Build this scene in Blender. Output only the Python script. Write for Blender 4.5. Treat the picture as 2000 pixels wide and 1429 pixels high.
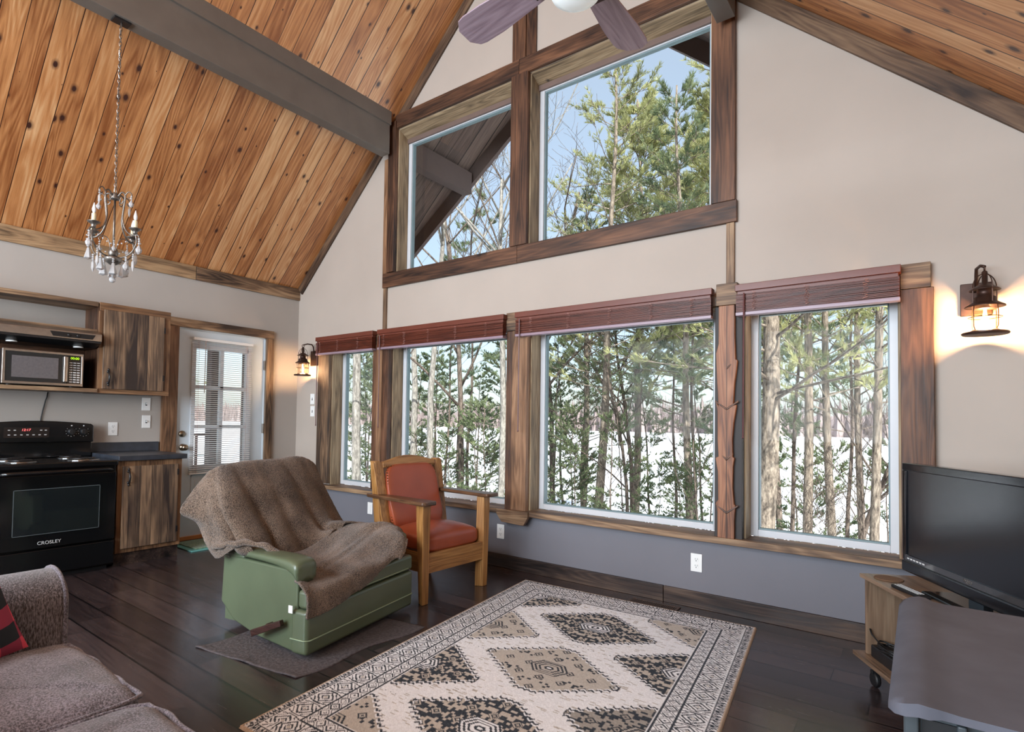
import bpy, bmesh, math, random
import numpy as np
from mathutils import Matrix, Vector, noise

for o in list(bpy.data.objects):
    bpy.data.objects.remove(o, do_unlink=True)
SC = bpy.context.scene
COL = SC.collection

# ------------------------------------------------------------------ camera
def make_camera():
    yaw, pitch, roll = 0.65796, 0.02921, 0.01524
    cy, sy = math.cos(yaw), math.sin(yaw)
    F = Vector((-sy*math.cos(pitch), cy*math.cos(pitch), math.sin(pitch)))
    Rt = Vector((cy, sy, 0)); U = Rt.cross(F)
    r = Rt*math.cos(roll) + U*math.sin(roll)
    u = -Rt*math.sin(roll) + U*math.cos(roll)
    cam = bpy.data.cameras.new('camera'); ob = bpy.data.objects.new('camera', cam); COL.objects.link(ob)
    M = Matrix(((r.x, u.x, -F.x, 5.6072), (r.y, u.y, -F.y, -3.8113), (r.z, u.z, -F.z, 1.1956), (0, 0, 0, 1)))
    ob.matrix_world = M
    cam.sensor_width = 36; cam.sensor_fit = 'HORIZONTAL'
    cam.lens = 36*1106.02/2000
    cam.shift_x = (1000-940.83)/2000
    cam.shift_y = (787.82-714.5)/2000
    cam.clip_start = 0.05; cam.clip_end = 1500
    SC.camera = ob
make_camera()

# ------------------------------------------------------------------ world, sun, fill lights, exposure
SC.view_settings.view_transform = 'Standard'
SC.view_settings.look = 'None'
SC.view_settings.gamma = 1.0
SC.view_settings.use_curve_mapping = False
SC.view_settings.exposure = 0.0
W = bpy.data.worlds.new('winter_sky'); SC.world = W; W.use_nodes = True
nt = W.node_tree; nt.nodes.clear()
wo = nt.nodes.new('ShaderNodeOutputWorld'); bg = nt.nodes.new('ShaderNodeBackground')
sk = nt.nodes.new('ShaderNodeTexSky'); sk.sky_type = 'NISHITA'; sk.sun_disc = False
sk.sun_elevation = math.radians(38); sk.sun_rotation = math.radians(130); sk.air_density = 1.0; sk.dust_density = 1.5
mx = nt.nodes.new('ShaderNodeMixRGB'); mx.blend_type = 'MIX'; mx.inputs[0].default_value = 0.35
mul = nt.nodes.new('ShaderNodeMixRGB'); mul.blend_type = 'MULTIPLY'; mul.inputs[0].default_value = 1.0
mul.inputs[2].default_value = (0.20, 0.20, 0.20, 1)
nt.links.new(sk.outputs[0], mul.inputs[1]); nt.links.new(mul.outputs[0], mx.inputs[1]); mx.inputs[2].default_value = (1.15, 1.3, 1.45, 1)
nt.links.new(mx.outputs[0], bg.inputs[0]); bg.inputs[1].default_value = 1.0
nt.links.new(bg.outputs[0], wo.inputs[0])

def light(name, kind, loc, energy, col=(1, 1, 1), size=None, size_y=None, target=None, radius=None):
    l = bpy.data.lights.new(name, kind); l.energy = energy; l.color = col
    o = bpy.data.objects.new(name, l); COL.objects.link(o); o.location = loc
    if kind == 'AREA':
        l.shape = 'RECTANGLE'; l.size = size; l.size_y = size_y or size
    if radius is not None: l.shadow_soft_size = radius
    if target is not None:
        o.rotation_euler = (Vector(target)-Vector(loc)).to_track_quat('-Z', 'Y').to_euler()
    return o
sun = light('sun', 'SUN', (20, -20, 30), 8.0, (1.0, 0.97, 0.91), target=(20-18, -20+15, 30-19))
sun.data.angle = 0.01
# cool fill lights added at the rear wall, behind the camera, to brighten the room
light('rear_fill_light', 'AREA', (1.9, -7.3, 1.9), 270, (0.79, 0.90, 1.0), 2.4, 2.0, (1.9, 0, 2.0))
light('rear_fill_light', 'AREA', (4.4, -7.3, 1.9), 270, (0.79, 0.90, 1.0), 2.0, 2.0, (4.4, 0, 2.0))
light('rear_gable_fill_light', 'AREA', (3.08, -7.3, 4.0), 190, (0.79, 0.90, 1.0), 1.8, 1.0, (2.6, 0, 3.0))

# ------------------------------------------------------------------ tagging
def tag(o, label=None, cat=None, group=None, kind=None):
    if label: o['label'] = label
    if cat: o['category'] = cat
    if group: o['group'] = group
    if kind: o['kind'] = kind
    return o
def thing(name, label, cat, loc=(0, 0, 0), rz=0, group=None, kind=None):
    o = bpy.data.objects.new(name, None); COL.objects.link(o); o.location = loc; o.rotation_euler = (0, 0, rz)
    o.empty_display_size = 0.05
    return tag(o, label, cat, group, kind)

# ------------------------------------------------------------------ mesh builder
class MB:
    def __init__(s, world=False): s.v = []; s.f = []; s.world = world
    def add(s, vs, fs):
        n = len(s.v); s.v += [tuple(x) for x in vs]; s.f += [tuple(i+n for i in f) for f in fs]; return s
    def box(s, x0, x1, y0, y1, z0, z1):
        return s.add([(x0, y0, z0), (x1, y0, z0), (x1, y1, z0), (x0, y1, z0), (x0, y0, z1), (x1, y0, z1), (x1, y1, z1), (x0, y1, z1)],
                     [(3, 2, 1, 0), (4, 5, 6, 7), (0, 1, 5, 4), (1, 2, 6, 5), (2, 3, 7, 6), (3, 0, 4, 7)])
    def hexa(s, p):   # 8 points, bottom 4 ccw then top 4
        return s.add(p, [(3, 2, 1, 0), (4, 5, 6, 7), (0, 1, 5, 4), (1, 2, 6, 5), (2, 3, 7, 6), (3, 0, 4, 7)])
    def prism(s, poly, a, b, axis='y'):  # poly 2d extruded between a and b
        n = len(poly)
        def P(q, t):
            return {'y': (q[0], t, q[1]), 'x': (t, q[0], q[1]), 'z': (q[0], q[1], t)}[axis]
        vs = [P(q, a) for q in poly]+[P(q, b) for q in poly]
        fs = [tuple(range(n)), tuple(range(2*n-1, n-1, -1))]+[(i, i+n, (i+1) % n+n, (i+1) % n) for i in range(n)]
        return s.add(vs, fs)
    def cyl(s, p0, p1, r0, r1=None, n=16, cap=True):
        r1 = r0 if r1 is None else r1
        p0 = Vector(p0); p1 = Vector(p1); d = (p1-p0).normalized()
        a = d.orthogonal().normalized(); b = d.cross(a)
        vs = []
        for p, r in ((p0, r0), (p1, r1)):
            for i in range(n):
                t = 2*math.pi*i/n; vs.append(p+(a*math.cos(t)+b*math.sin(t))*r)
        fs = [(i, (i+1) % n, (i+1) % n+n, i+n) for i in range(n)]
        if cap: fs += [tuple(range(n-1, -1, -1)), tuple(range(n, 2*n))]
        return s.add(vs, fs)
    def lathe(s, prof, c=(0, 0, 0), n=20, axis='z'):
        vs = []; fs = []
        for r, h in prof:
            for i in range(n):
                t = 2*math.pi*i/n; x, y = r*math.cos(t), r*math.sin(t)
                vs.append({'z': (c[0]+x, c[1]+y, c[2]+h), 'x': (c[0]+h, c[1]+x, c[2]+y), 'y': (c[0]+x, c[1]+h, c[2]+y)}[axis])
        m = len(prof)
        for j in range(m-1):
            for i in range(n):
                fs.append((j*n+i, j*n+(i+1) % n, (j+1)*n+(i+1) % n, (j+1)*n+i))
        fs.append(tuple(range(n-1, -1, -1))); fs.append(tuple(range((m-1)*n, m*n)))
        return s.add(vs, fs)
    def tube(s, pts, r, n=8, closed=False):
        pts = [Vector(p) for p in pts]; m = len(pts); rr = r if isinstance(r, (list, tuple)) else [r]*m
        up = None; vs = []
        for k in range(m):
            if closed: d = pts[(k+1) % m]-pts[k-1]
            else: d = pts[min(k+1, m-1)]-pts[max(k-1, 0)]
            d = d.normalized() if d.length > 1e-9 else Vector((0, 0, 1))
            if up is None: up = d.orthogonal().normalized()
            up = (up-d*up.dot(d));  up = up.normalized() if up.length > 1e-6 else d.orthogonal().normalized()
            b = d.cross(up)
            for i in range(n):
                t = 2*math.pi*i/n; vs.append(pts[k]+(up*math.cos(t)+b*math.sin(t))*rr[k])
        fs = []
        for k in range(m if closed else m-1):
            k2 = (k+1) % m
            for i in range(n): fs.append((k*n+i, k*n+(i+1) % n, k2*n+(i+1) % n, k2*n+i))
        if not closed: fs += [tuple(range(n-1, -1, -1)), tuple(range((m-1)*n, m*n))]
        return s.add(vs, fs)
    def sphere(s, c, r, n=12, m=8, sz=1.0):
        return s.lathe([(max(r*math.sin(math.pi*j/m), r*0.02), -r*sz*math.cos(math.pi*j/m)) for j in range(m+1)], c, n)
    def grid(s, fn, nu, nv):
        vs = [fn(i/nu, j/nv) for j in range(nv+1) for i in range(nu+1)]
        fs = [(j*(nu+1)+i, j*(nu+1)+i+1, (j+1)*(nu+1)+i+1, (j+1)*(nu+1)+i) for j in range(nv) for i in range(nu)]
        return s.add(vs, fs)
    def build(s, name, mat, parent=None, bevel=0, seg=2, smooth=False, subsurf=0, solid=0, label=None, cat=None, group=None, kind=None, weighted=False):
        vs = [Vector(v) for v in s.v]
        me = bpy.data.meshes.new(name)
        loc = Vector((0, 0, 0))
        if parent is not None:
            if s.world:
                Mi = (Matrix.Translation(wloc(parent)) @ Matrix.Rotation(wrot(parent), 4, 'Z')).inverted()
                vs = [Mi @ v for v in vs]
        else:
            xs = [v.x for v in vs]; ys = [v.y for v in vs]; zs = [v.z for v in vs]
            loc = Vector(((min(xs)+max(xs))/2, (min(ys)+max(ys))/2, min(zs))); vs = [v-loc for v in vs]
        me.from_pydata([tuple(v) for v in vs], [], s.f); me.update()
        if mat is not None: me.materials.append(mat)
        o = bpy.data.objects.new(name, me); COL.objects.link(o); o.location = loc
        if parent is not None: o.parent = parent
        b = bmesh.new(); b.from_mesh(me); bmesh.ops.recalc_face_normals(b, faces=b.faces) if not solid else None; b.to_mesh(me); b.free()
        if smooth:
            for p in me.polygons: p.use_smooth = True
        if bevel:
            m = o.modifiers.new('bevel', 'BEVEL'); m.width = bevel; m.segments = seg; m.limit_method = 'ANGLE'; m.angle_limit = math.radians(40)
            for p in me.polygons: p.use_smooth = True
            w = o.modifiers.new('wn', 'WEIGHTED_NORMAL'); w.keep_sharp = True
        if solid:
            m = o.modifiers.new('solid', 'SOLIDIFY'); m.thickness = solid; m.offset = 0
        if subsurf:
            m = o.modifiers.new('sub', 'SUBSURF'); m.levels = subsurf; m.render_levels = subsurf
        return tag(o, label, cat, group, kind)
def wrot(o):
    return o.rotation_euler.z if o.parent is None else o.parent.rotation_euler.z
def wloc(o):
    v = Vector(o.location)
    if o.parent is not None: v = v + wloc(o.parent)
    return v

def copy_tree(o, parent=None):
    c = o.copy(); COL.objects.link(c)
    if parent: c.parent = parent
    for ch in list(o.children): copy_tree(ch, c)
    return c

# ------------------------------------------------------------------ materials
def srgb(r, g, b):
    f = lambda c: (c/255/12.92) if c/255 <= 0.04045 else ((c/255+0.055)/1.055)**2.4
    return (f(r), f(g), f(b), 1)
def new_mat(name):
    m = bpy.data.materials.new(name); m.use_nodes = True
    return m, m.node_tree, m.node_tree.nodes['Principled BSDF']
def bump_to(nt, b, hsock, strength, dist=0.01):
    bp = nt.nodes.new('ShaderNodeBump'); bp.inputs['Strength'].default_value = strength; bp.inputs['Distance'].default_value = dist
    nt.links.new(hsock, bp.inputs['Height']); nt.links.new(bp.outputs[0], b.inputs['Normal']); return bp
def plain(name, col, rough=0.5, metal=0.0, var=0.06, scale=8, bump=0.0, spec=0.5, emit=None, es=1, coat=0):
    m, nt, b = new_mat(name)
    b.inputs['Roughness'].default_value = rough; b.inputs['Metallic'].default_value = metal
    b.inputs['Specular IOR Level'].default_value = spec
    if coat: b.inputs['Coat Weight'].default_value = coat; b.inputs['Coat Roughness'].default_value = 0.08
    tc = nt.nodes.new('ShaderNodeTexCoord'); n = nt.nodes.new('ShaderNodeTexNoise'); n.inputs['Scale'].default_value = scale; n.inputs['Detail'].default_value = 5
    nt.links.new(tc.outputs['Object'], n.inputs['Vector'])
    r = nt.nodes.new('ShaderNodeValToRGB'); r.color_ramp.elements[0].position = 0.3; r.color_ramp.elements[1].position = 0.7
    r.color_ramp.elements[0].color = tuple(c*(1-var) for c in col[:3])+(1,); r.color_ramp.elements[1].color = tuple(min(1, c*(1+var)) for c in col[:3])+(1,)
    nt.links.new(n.outputs[0], r.inputs[0]); nt.links.new(r.outputs[0], b.inputs['Base Color'])
    if bump: bump_to(nt, b, n.outputs[0], bump)
    if emit: b.inputs['Emission Color'].default_value = emit; b.inputs['Emission Strength'].default_value = es
    return m
def mathn(nt, op, a, b=None, c=None):
    n = nt.nodes.new('ShaderNodeMath'); n.operation = op
    for i, v in enumerate((a, b, c)):
        if v is None: continue
        if isinstance(v, (int, float)): n.inputs[i].default_value = v
        else: nt.links.new(v, n.inputs[i])
    return n.outputs[0]
def wood(name, dark, mid, light_, axis='x', plank=None, across='y', gap=0.004, rough=0.5, knots=0.0, grain=1.0, blotch=0.5, plank_var=0.35, bump=0.25, coat=0.0, spec=0.4, plank_len=None, knotcol=None, gapcol=None, knot_scale=3.2, flat=None):
    m, nt, b = new_mat(name); L = nt.links.new
    b.inputs['Specular IOR Level'].default_value = spec
    tc = nt.nodes.new('ShaderNodeTexCoord'); oi = nt.nodes.new('ShaderNodeObjectInfo')
    rnd = mathn(nt, 'MULTIPLY', oi.outputs['Random'], 37.0)
    sx = nt.nodes.new('ShaderNodeSeparateXYZ'); L(tc.outputs['Object'], sx.inputs[0])
    ax = {'x': sx.outputs[0], 'y': sx.outputs[1], 'z': sx.outputs[2]}
    base = tc.outputs['Object']
    pr = None; groove = None
    vadd = nt.nodes.new('ShaderNodeVectorMath'); vadd.operation = 'ADD'; L(base, vadd.inputs[0])
    cb = nt.nodes.new('ShaderNodeCombineXYZ')
    if plank:
        q = mathn(nt, 'DIVIDE', ax[across], plank); idx = mathn(nt, 'FLOOR', q); fr = mathn(nt, 'FRACT', q)
        wn = nt.nodes.new('ShaderNodeTexWhiteNoise'); wn.noise_dimensions = '1D'; L(mathn(nt, 'ADD', idx, rnd), wn.inputs['W'])
        pr = wn.outputs['Value']
        e = mathn(nt, 'MINIMUM', fr, mathn(nt, 'SUBTRACT', 1.0, fr))
        # seam width varies from board to board
        groove = mathn(nt, 'LESS_THAN', e, mathn(nt, 'MULTIPLY', mathn(nt, 'ADD', 0.35, pr), gap/plank))
        if plank_len:
            q2 = mathn(nt, 'ADD', mathn(nt, 'DIVIDE', ax[axis], plank_len), mathn(nt, 'MULTIPLY', pr, 7.3))
            idx2 = mathn(nt, 'FLOOR', q2); fr2 = mathn(nt, 'FRACT', q2)
            wn2 = nt.nodes.new('ShaderNodeTexWhiteNoise'); wn2.noise_dimensions = '2D'
            cc = nt.nodes.new('ShaderNodeCombineXYZ'); L(idx, cc.inputs[0]); L(idx2, cc.inputs[1]); L(cc.outputs[0], wn2.inputs['Vector'])
            pr = wn2.outputs['Value']
            e2 = mathn(nt, 'MINIMUM', fr2, mathn(nt, 'SUBTRACT', 1.0, fr2))
            groove = mathn(nt, 'MAXIMUM', groove, mathn(nt, 'LESS_THAN', e2, gap*0.5/plank_len))
        off = mathn(nt, 'ADD', mathn(nt, 'MULTIPLY', pr, 23.0), rnd)
    else: off = rnd
    for i in range(3): L(off, cb.inputs[i])
    L(cb.outputs[0], vadd.inputs[1])
    def mapped(along, acr):
        mp = nt.nodes.new('ShaderNodeMapping'); s = [acr, acr, acr]; s['xyz'.index(axis)] = along
        mp.inputs['Scale'].default_value = s; L(vadd.outputs[0], mp.inputs[0]); return mp.outputs[0]
    # growth rings: distorted bands running along the board
    n0 = nt.nodes.new('ShaderNodeTexNoise'); n0.inputs['Scale'].default_value = 1; n0.inputs['Detail'].default_value = 2; L(mapped(0.5, 7*grain), n0.inputs['Vector'])
    ring = mathn(nt, 'FRACT', mathn(nt, 'MULTIPLY', n0.outputs[0], 17.0))
    ring = mathn(nt, 'ABSOLUTE', mathn(nt, 'SUBTRACT', mathn(nt, 'MULTIPLY', ring, 2.0), 1.0))
    n1 = nt.nodes.new('ShaderNodeTexNoise'); n1.inputs['Scale'].default_value = 1; n1.inputs['Detail'].default_value = 6; n1.inputs['Roughness'].default_value = 0.65; L(mapped(3, 90*grain), n1.inputs['Vector'])
    n2 = nt.nodes.new('ShaderNodeTexNoise'); n2.inputs['Scale'].default_value = 1; n2.inputs['Detail'].default_value = 4; L(mapped(1.6, 9), n2.inputs['Vector'])
    g = mathn(nt, 'ADD', mathn(nt, 'MULTIPLY', ring, 0.2), mathn(nt, 'MULTIPLY', n1.outputs[0], 0.62))
    g = mathn(nt, 'ADD', g, mathn(nt, 'MULTIPLY', mathn(nt, 'SUBTRACT', n2.outputs[0], 0.5), blotch*1.6))
    if pr is not None: g = mathn(nt, 'ADD', g, mathn(nt, 'MULTIPLY', mathn(nt, 'SUBTRACT', pr, 0.5), plank_var))
    r = nt.nodes.new('ShaderNodeValToRGB'); cr = r.color_ramp
    cr.elements[0].position = 0.12; cr.elements[0].color = dark; cr.elements[1].position = 0.75; cr.elements[1].color = light_
    el = cr.elements.new(0.42); el.color = mid
    L(g, r.inputs[0]); col = r.outputs[0]
    if knots:
        v = nt.nodes.new('ShaderNodeTexVoronoi'); v.inputs['Scale'].default_value = 1; v.feature = 'F1'
        dn = nt.nodes.new('ShaderNodeTexNoise'); dn.inputs['Scale'].default_value = 14; L(vadd.outputs[0], dn.inputs['Vector'])
        mv = nt.nodes.new('ShaderNodeVectorMath'); mv.operation = 'MULTIPLY_ADD'; mv.inputs[1].default_value = (0.25,)*3
        L(dn.outputs['Color'], mv.inputs[0]); L(mapped(knot_scale*0.62, knot_scale), mv.inputs[2])
        if flat:
            v.voronoi_dimensions = '2D'; s3 = nt.nodes.new('ShaderNodeSeparateXYZ'); L(mv.outputs[0], s3.inputs[0]); c3 = nt.nodes.new('ShaderNodeCombineXYZ')
            L(s3.outputs['XYZ'.index(flat[0].upper())], c3.inputs[0]); L(s3.outputs['XYZ'.index(flat[1].upper())], c3.inputs[1]); L(c3.outputs[0], v.inputs['Vector'])
        else: L(mv.outputs[0], v.inputs['Vector'])
        # only some cells carry a knot, and knots differ in size
        wk = nt.nodes.new('ShaderNodeSeparateColor'); L(v.outputs['Color'], wk.inputs[0])
        size = mathn(nt, 'MULTIPLY', mathn(nt, 'MAXIMUM', mathn(nt, 'SUBTRACT', wk.outputs[0], 1-knots), 0.0), (0.20 if flat else 0.30)/max(knots, 0.01))
        size = mathn(nt, 'MAXIMUM', size, 0.0005)
        k = mathn(nt, 'DIVIDE', v.outputs['Distance'], size)
        kr = nt.nodes.new('ShaderNodeValToRGB'); kr.color_ramp.elements[0].position = 0.35; kr.color_ramp.elements[0].color = (1, 1, 1, 1)
        kr.color_ramp.elements[1].position = 1.0; kr.color_ramp.elements[1].color = (0, 0, 0, 1)
        e = kr.color_ramp.elements.new(0.55); e.color = (0.55, 0.55, 0.55, 1)
        L(k, kr.inputs[0])
        if flat: mv.inputs[1].default_value = (0.06,)*3
        mk = nt.nodes.new('ShaderNodeMixRGB'); L(kr.outputs[0], mk.inputs[0]); L(col, mk.inputs[1]); mk.inputs[2].default_value = knotcol or tuple(c*0.35 for c in dark[:3])+(1,)
        col = mk.outputs[0]
    h = g
    if groove is not None:
        mg = nt.nodes.new('ShaderNodeMixRGB'); L(groove, mg.inputs[0]); L(col, mg.inputs[1]); mg.inputs[2].default_value = gapcol or tuple(c*0.2 for c in dark[:3])+(1,)
        col = mg.outputs[0]
        h = mathn(nt, 'SUBTRACT', mathn(nt, 'MULTIPLY', g, 0.3), mathn(nt, 'MULTIPLY', groove, 2.0))
    L(col, b.inputs['Base Color'])
    rr = mathn(nt, 'ADD', mathn(nt, 'MULTIPLY', n1.outputs[0], 0.2), rough-0.1); L(rr, b.inputs['Roughness'])
    if coat: b.inputs['Coat Weight'].default_value = coat; b.inputs['Coat Roughness'].default_value = 0.25
    bump_to(nt, b, h, bump, 0.004)
    return m

WT_D, WT_M, WT_L = srgb(54, 42, 35), srgb(118, 92, 70), srgb(172, 142, 110)
def weathered(axis, **k):
    a = dict(knots=0.28, blotch=0.85, rough=0.55, knotcol=srgb(34, 24, 22)); a.update(k)
    return wood('weathered_pine_'+axis+str(len(bpy.data.materials)), WT_D, WT_M, WT_L, axis, **a)
M_trim = {a: weathered(a) for a in 'xyz'}
M_dark = {a: wood('dark_stained_pine_'+a, srgb(38, 24, 18), srgb(84, 56, 40), srgb(122, 84, 60), a, knots=0.25, blotch=0.8, rough=0.5) for a in 'xyz'}
M_red = {a: wood('reddish_pine_'+a, srgb(58, 40, 28), srgb(126, 92, 66), srgb(168, 130, 98), a, knots=0.2, blotch=0.6, rough=0.5) for a in 'xyz'}
M_jamb = {a: wood('pale_weathered_pine_'+a, srgb(84, 70, 54), srgb(146, 124, 96), srgb(184, 162, 130), a, knots=0.3, blotch=0.7, rough=0.6, knotcol=srgb(70, 60, 54)) for a in 'xyz'}
M_base = wood('dark_baseboard_wood', srgb(26, 20, 19), srgb(58, 45, 40), srgb(94, 76, 64), 'x', knots=0.2, blotch=0.9, rough=0.45)
M_rake = wood('dark_rake_trim_wood', srgb(44, 32, 26), srgb(92, 70, 54), srgb(130, 104, 80), 'x', knots=0.3, blotch=0.8, rough=0.55)
M_ceil = wood('knotty_pine_ceiling', srgb(142, 84, 44), srgb(196, 134, 82), srgb(228, 180, 130), 'x', plank=0.1335, across='y', gap=0.0035, rough=0.36, knots=0.62, plank_var=0.40, blotch=0.4, knotcol=srgb(62, 32, 24), gapcol=srgb(52, 24, 12), knot_scale=6.5, flat='xy', spec=0.8, grain=0.8)
M_floor = wood('dark_hardwood_floor', srgb(42, 33, 33), srgb(56, 45, 45), srgb(74, 61, 60), 'x', plank=0.1635, across='y', gap=0.0042, rough=0.24, plank_len=1.25, plank_var=0.5, blotch=0.4, bump=0.1, gapcol=srgb(12, 9, 10), spec=0.8, grain=0.6, coat=0.35)
M_cab = wood('cabinet_plank_wood', srgb(52, 42, 38), srgb(102, 82, 66), srgb(156, 126, 98), 'z', plank=0.085, across='y', gap=0.0012, rough=0.5, knots=0.3, plank_var=0.25, blotch=1.0)
M_cabframe = {a: wood('cabinet_frame_wood_'+a, srgb(70, 48, 34), srgb(128, 94, 66), srgb(164, 126, 92), a, knots=0.25, blotch=0.7) for a in 'xyz'}
M_oak = {a: wood('golden_oak_'+a, srgb(96, 62, 30), srgb(158, 112, 62), srgb(198, 152, 94), a, blotch=0.35, rough=0.38, grain=1.4, spec=0.5) for a in 'xyz'}
M_oakdark = wood('worn_oak_arm', srgb(48, 32, 24), srgb(92, 64, 44), srgb(128, 94, 64), 'x', blotch=0.6, rough=0.35, spec=0.5)
M_blind = wood('cherry_blind_slats', srgb(52, 22, 13), srgb(94, 42, 26), srgb(122, 62, 42), 'x', blotch=0.3, rough=0.4)
M_blindrail = plain('cherry_blind_rail', srgb(104, 50, 35), 0.4)
M_blindunder = plain('blind_bottom_rail', srgb(150, 128, 140), 0.35)
M_wall = plain('greige_wall_paint', srgb(182, 170, 159), 0.75, var=0.03, scale=2.5)
M_wallL = plain('grey_side_wall_paint', srgb(174, 167, 160), 0.6, var=0.03, scale=2.5)
M_walllow = plain('slate_blue_wall_paint', srgb(114, 113, 120), 0.7, var=0.04, scale=2.5)
M_beam = plain('charcoal_painted_beam', srgb(106, 99, 92), 0.42, var=0.08, scale=6, bump=0.05)
M_vinyl = plain('white_vinyl', srgb(208, 210, 214), 0.35, var=0.02)
M_doorw = plain('white_door_paint', srgb(206, 216, 222), 0.4, var=0.02)
M_plate = plain('white_plastic_plate', srgb(240, 240, 238), 0.3, var=0.01)
M_slot = plain('dark_socket_slots', srgb(50, 48, 48), 0.5)
M_black = plain('gloss_black_enamel', srgb(14, 15, 17), 0.12, var=0.1, spec=0.6)
M_blackm = plain('satin_black_metal', srgb(24, 24, 26), 0.38, var=0.1)
M_bglass = plain('black_oven_glass', srgb(26, 30, 32), 0.06, spec=0.7)
M_steel = plain('brushed_steel', srgb(168, 160, 152), 0.28, metal=0.9, var=0.08, scale=30)
M_chrome = plain('chrome', srgb(210, 210, 212), 0.1, metal=1.0)
M_nickel = plain('aged_nickel', srgb(150, 138, 120), 0.28, metal=1.0)
M_pewter = plain('antique_pewter', srgb(128, 122, 116), 0.35, metal=0.85, var=0.3, scale=40)
M_bronze = plain('dark_bronze', srgb(66, 46, 38), 0.42, metal=0.6, var=0.2, scale=25)
M_counter = plain('dark_slate_counter', srgb(50, 54, 62), 0.38, var=0.35, scale=12)
M_green = plain('green_vinyl_upholstery', srgb(88, 99, 76), 0.32, var=0.08, scale=5, bump=0.12, spec=0.6)
M_pipe = plain('pale_green_piping', srgb(150, 168, 138), 0.4)
M_leather = plain('rust_red_leather', srgb(158, 76, 48), 0.36, var=0.14, scale=4, bump=0.2, spec=0.5)
M_brass = plain('brass_tacks', srgb(150, 116, 74), 0.3, metal=0.9)
M_rope = plain('blind_cord', srgb(186, 138, 128), 0.7)
M_candle = plain('ivory_candle_sleeve', srgb(226, 214, 180), 0.5)
M_tableg = plain('charcoal_laminate', srgb(92, 93, 102), 0.7, var=0.12, scale=9, spec=0.06)
M_tabled = plain('dark_grey_metal', srgb(60, 66, 70), 0.4, var=0.06)
M_tvbody = plain('gloss_black_bezel', srgb(18, 20, 24), 0.13, spec=0.6)
M_screen = plain('dark_screen', srgb(30, 32, 36), 0.16, spec=0.6)
M_stand = wood('rustic_tv_stand_wood', srgb(82, 64, 50), srgb(128, 104, 84), srgb(160, 136, 112), 'z', knots=0.3, blotch=0.6)
M_standh = wood('rustic_tv_stand_top', srgb(82, 64, 50), srgb(128, 104, 84), srgb(160, 136, 112), 'x', knots=0.3, blotch=0.6, rough=0.35)
M_rubber = plain('black_rubber', srgb(20, 20, 22), 0.5)
M_mat_grey = plain('grey_felt_mat', srgb(84, 78, 80), 0.95, var=0.35, scale=60, bump=0.5)
M_orange = plain('orange_pine_threshold', srgb(206, 138, 74), 0.45, var=0.1)
M_fanblade = wood('wood_fan_blade_sheen', srgb(122, 102, 112), srgb(158, 138, 148), srgb(180, 162, 172), 'x', blotch=0.3, rough=0.3, spec=0.6)  # window sheen on the wood blades is painted in as pale lavender
M_vent = plain('brown_metal_register', srgb(92, 78, 72), 0.45, metal=0.3)
M_extbrown = wood('exterior_soffit_boards', srgb(64, 50, 44), srgb(98, 80, 72), srgb(130, 110, 98), 'x', plank=0.2, across='y', gap=0.006, rough=0.7, blotch=0.3)
M_fascia = plain('exterior_brown_paint', srgb(92, 74, 68), 0.65)
M_deck = wood('grey_deck_boards', srgb(104, 98, 92), srgb(142, 136, 130), srgb(168, 162, 156), 'x', plank=0.14, across='y', gap=0.006, rough=0.8)
M_white_emit = plain('bulb_glow', (1, 0.75, 0.42, 1), 0.5, emit=(1.0, 0.66, 0.30, 1), es=14)
M_dome = plain('frosted_white_glass', srgb(236, 240, 240), 0.25, emit=(0.9, 1.0, 1.0, 1), es=0.25)
M_red_led = plain('red_display', srgb(255, 90, 90), 0.4, emit=srgb(255, 120, 120), es=1.4)
M_green_led = plain('green_display', srgb(180, 230, 30), 0.4, emit=srgb(170, 230, 30), es=1.2)
M_legend = plain('pale_printed_legend', srgb(206, 206, 206), 0.5)

def glass_mat(name, tint, refl=0.08, rough=0.0):
    m, nt, b = new_mat(name); nt.nodes.remove(b); L = nt.links.new
    out = nt.nodes['Material Output']; t = nt.nodes.new('ShaderNodeBsdfTransparent'); t.inputs[0].default_value = tint
    g = nt.nodes.new('ShaderNodeBsdfGlossy'); g.inputs['Roughness'].default_value = rough
    fr = nt.nodes.new('ShaderNodeFresnel'); fr.inputs[0].default_value = 1.35
    mx = nt.nodes.new('ShaderNodeMixShader'); L(mathn(nt, 'MULTIPLY', fr.outputs[0], 0.12), mx.inputs[0]); L(t.outputs[0], mx.inputs[1]); L(g.outputs[0], mx.inputs[2]); L(mx.outputs[0], out.inputs[0])
    return m
M_glass = glass_mat('window_glass', (0.97, 0.985, 0.98, 1))
M_lampglass = glass_mat('lantern_glass', (1.0, 0.93, 0.8, 1))
M_crystal = bpy.data.materials.new('cut_crystal'); M_crystal.use_nodes = True
_b = M_crystal.node_tree.nodes['Principled BSDF']; _b.inputs['Transmission Weight'].default_value = 0.55; _b.inputs['Roughness'].default_value = 0.04; _b.inputs['IOR'].default_value = 1.5
_n = M_crystal.node_tree.nodes.new('ShaderNodeTexNoise'); _n.inputs['Scale'].default_value = 60
_r = M_crystal.node_tree.nodes.new('ShaderNodeValToRGB'); _r.color_ramp.elements[0].color = (0.75, 0.77, 0.8, 1); _r.color_ramp.elements[1].color = (1, 1, 1, 1)
M_crystal.node_tree.links.new(_n.outputs[0], _r.inputs[0]); M_crystal.node_tree.links.new(_r.outputs[0], _b.inputs['Base Color'])

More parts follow.
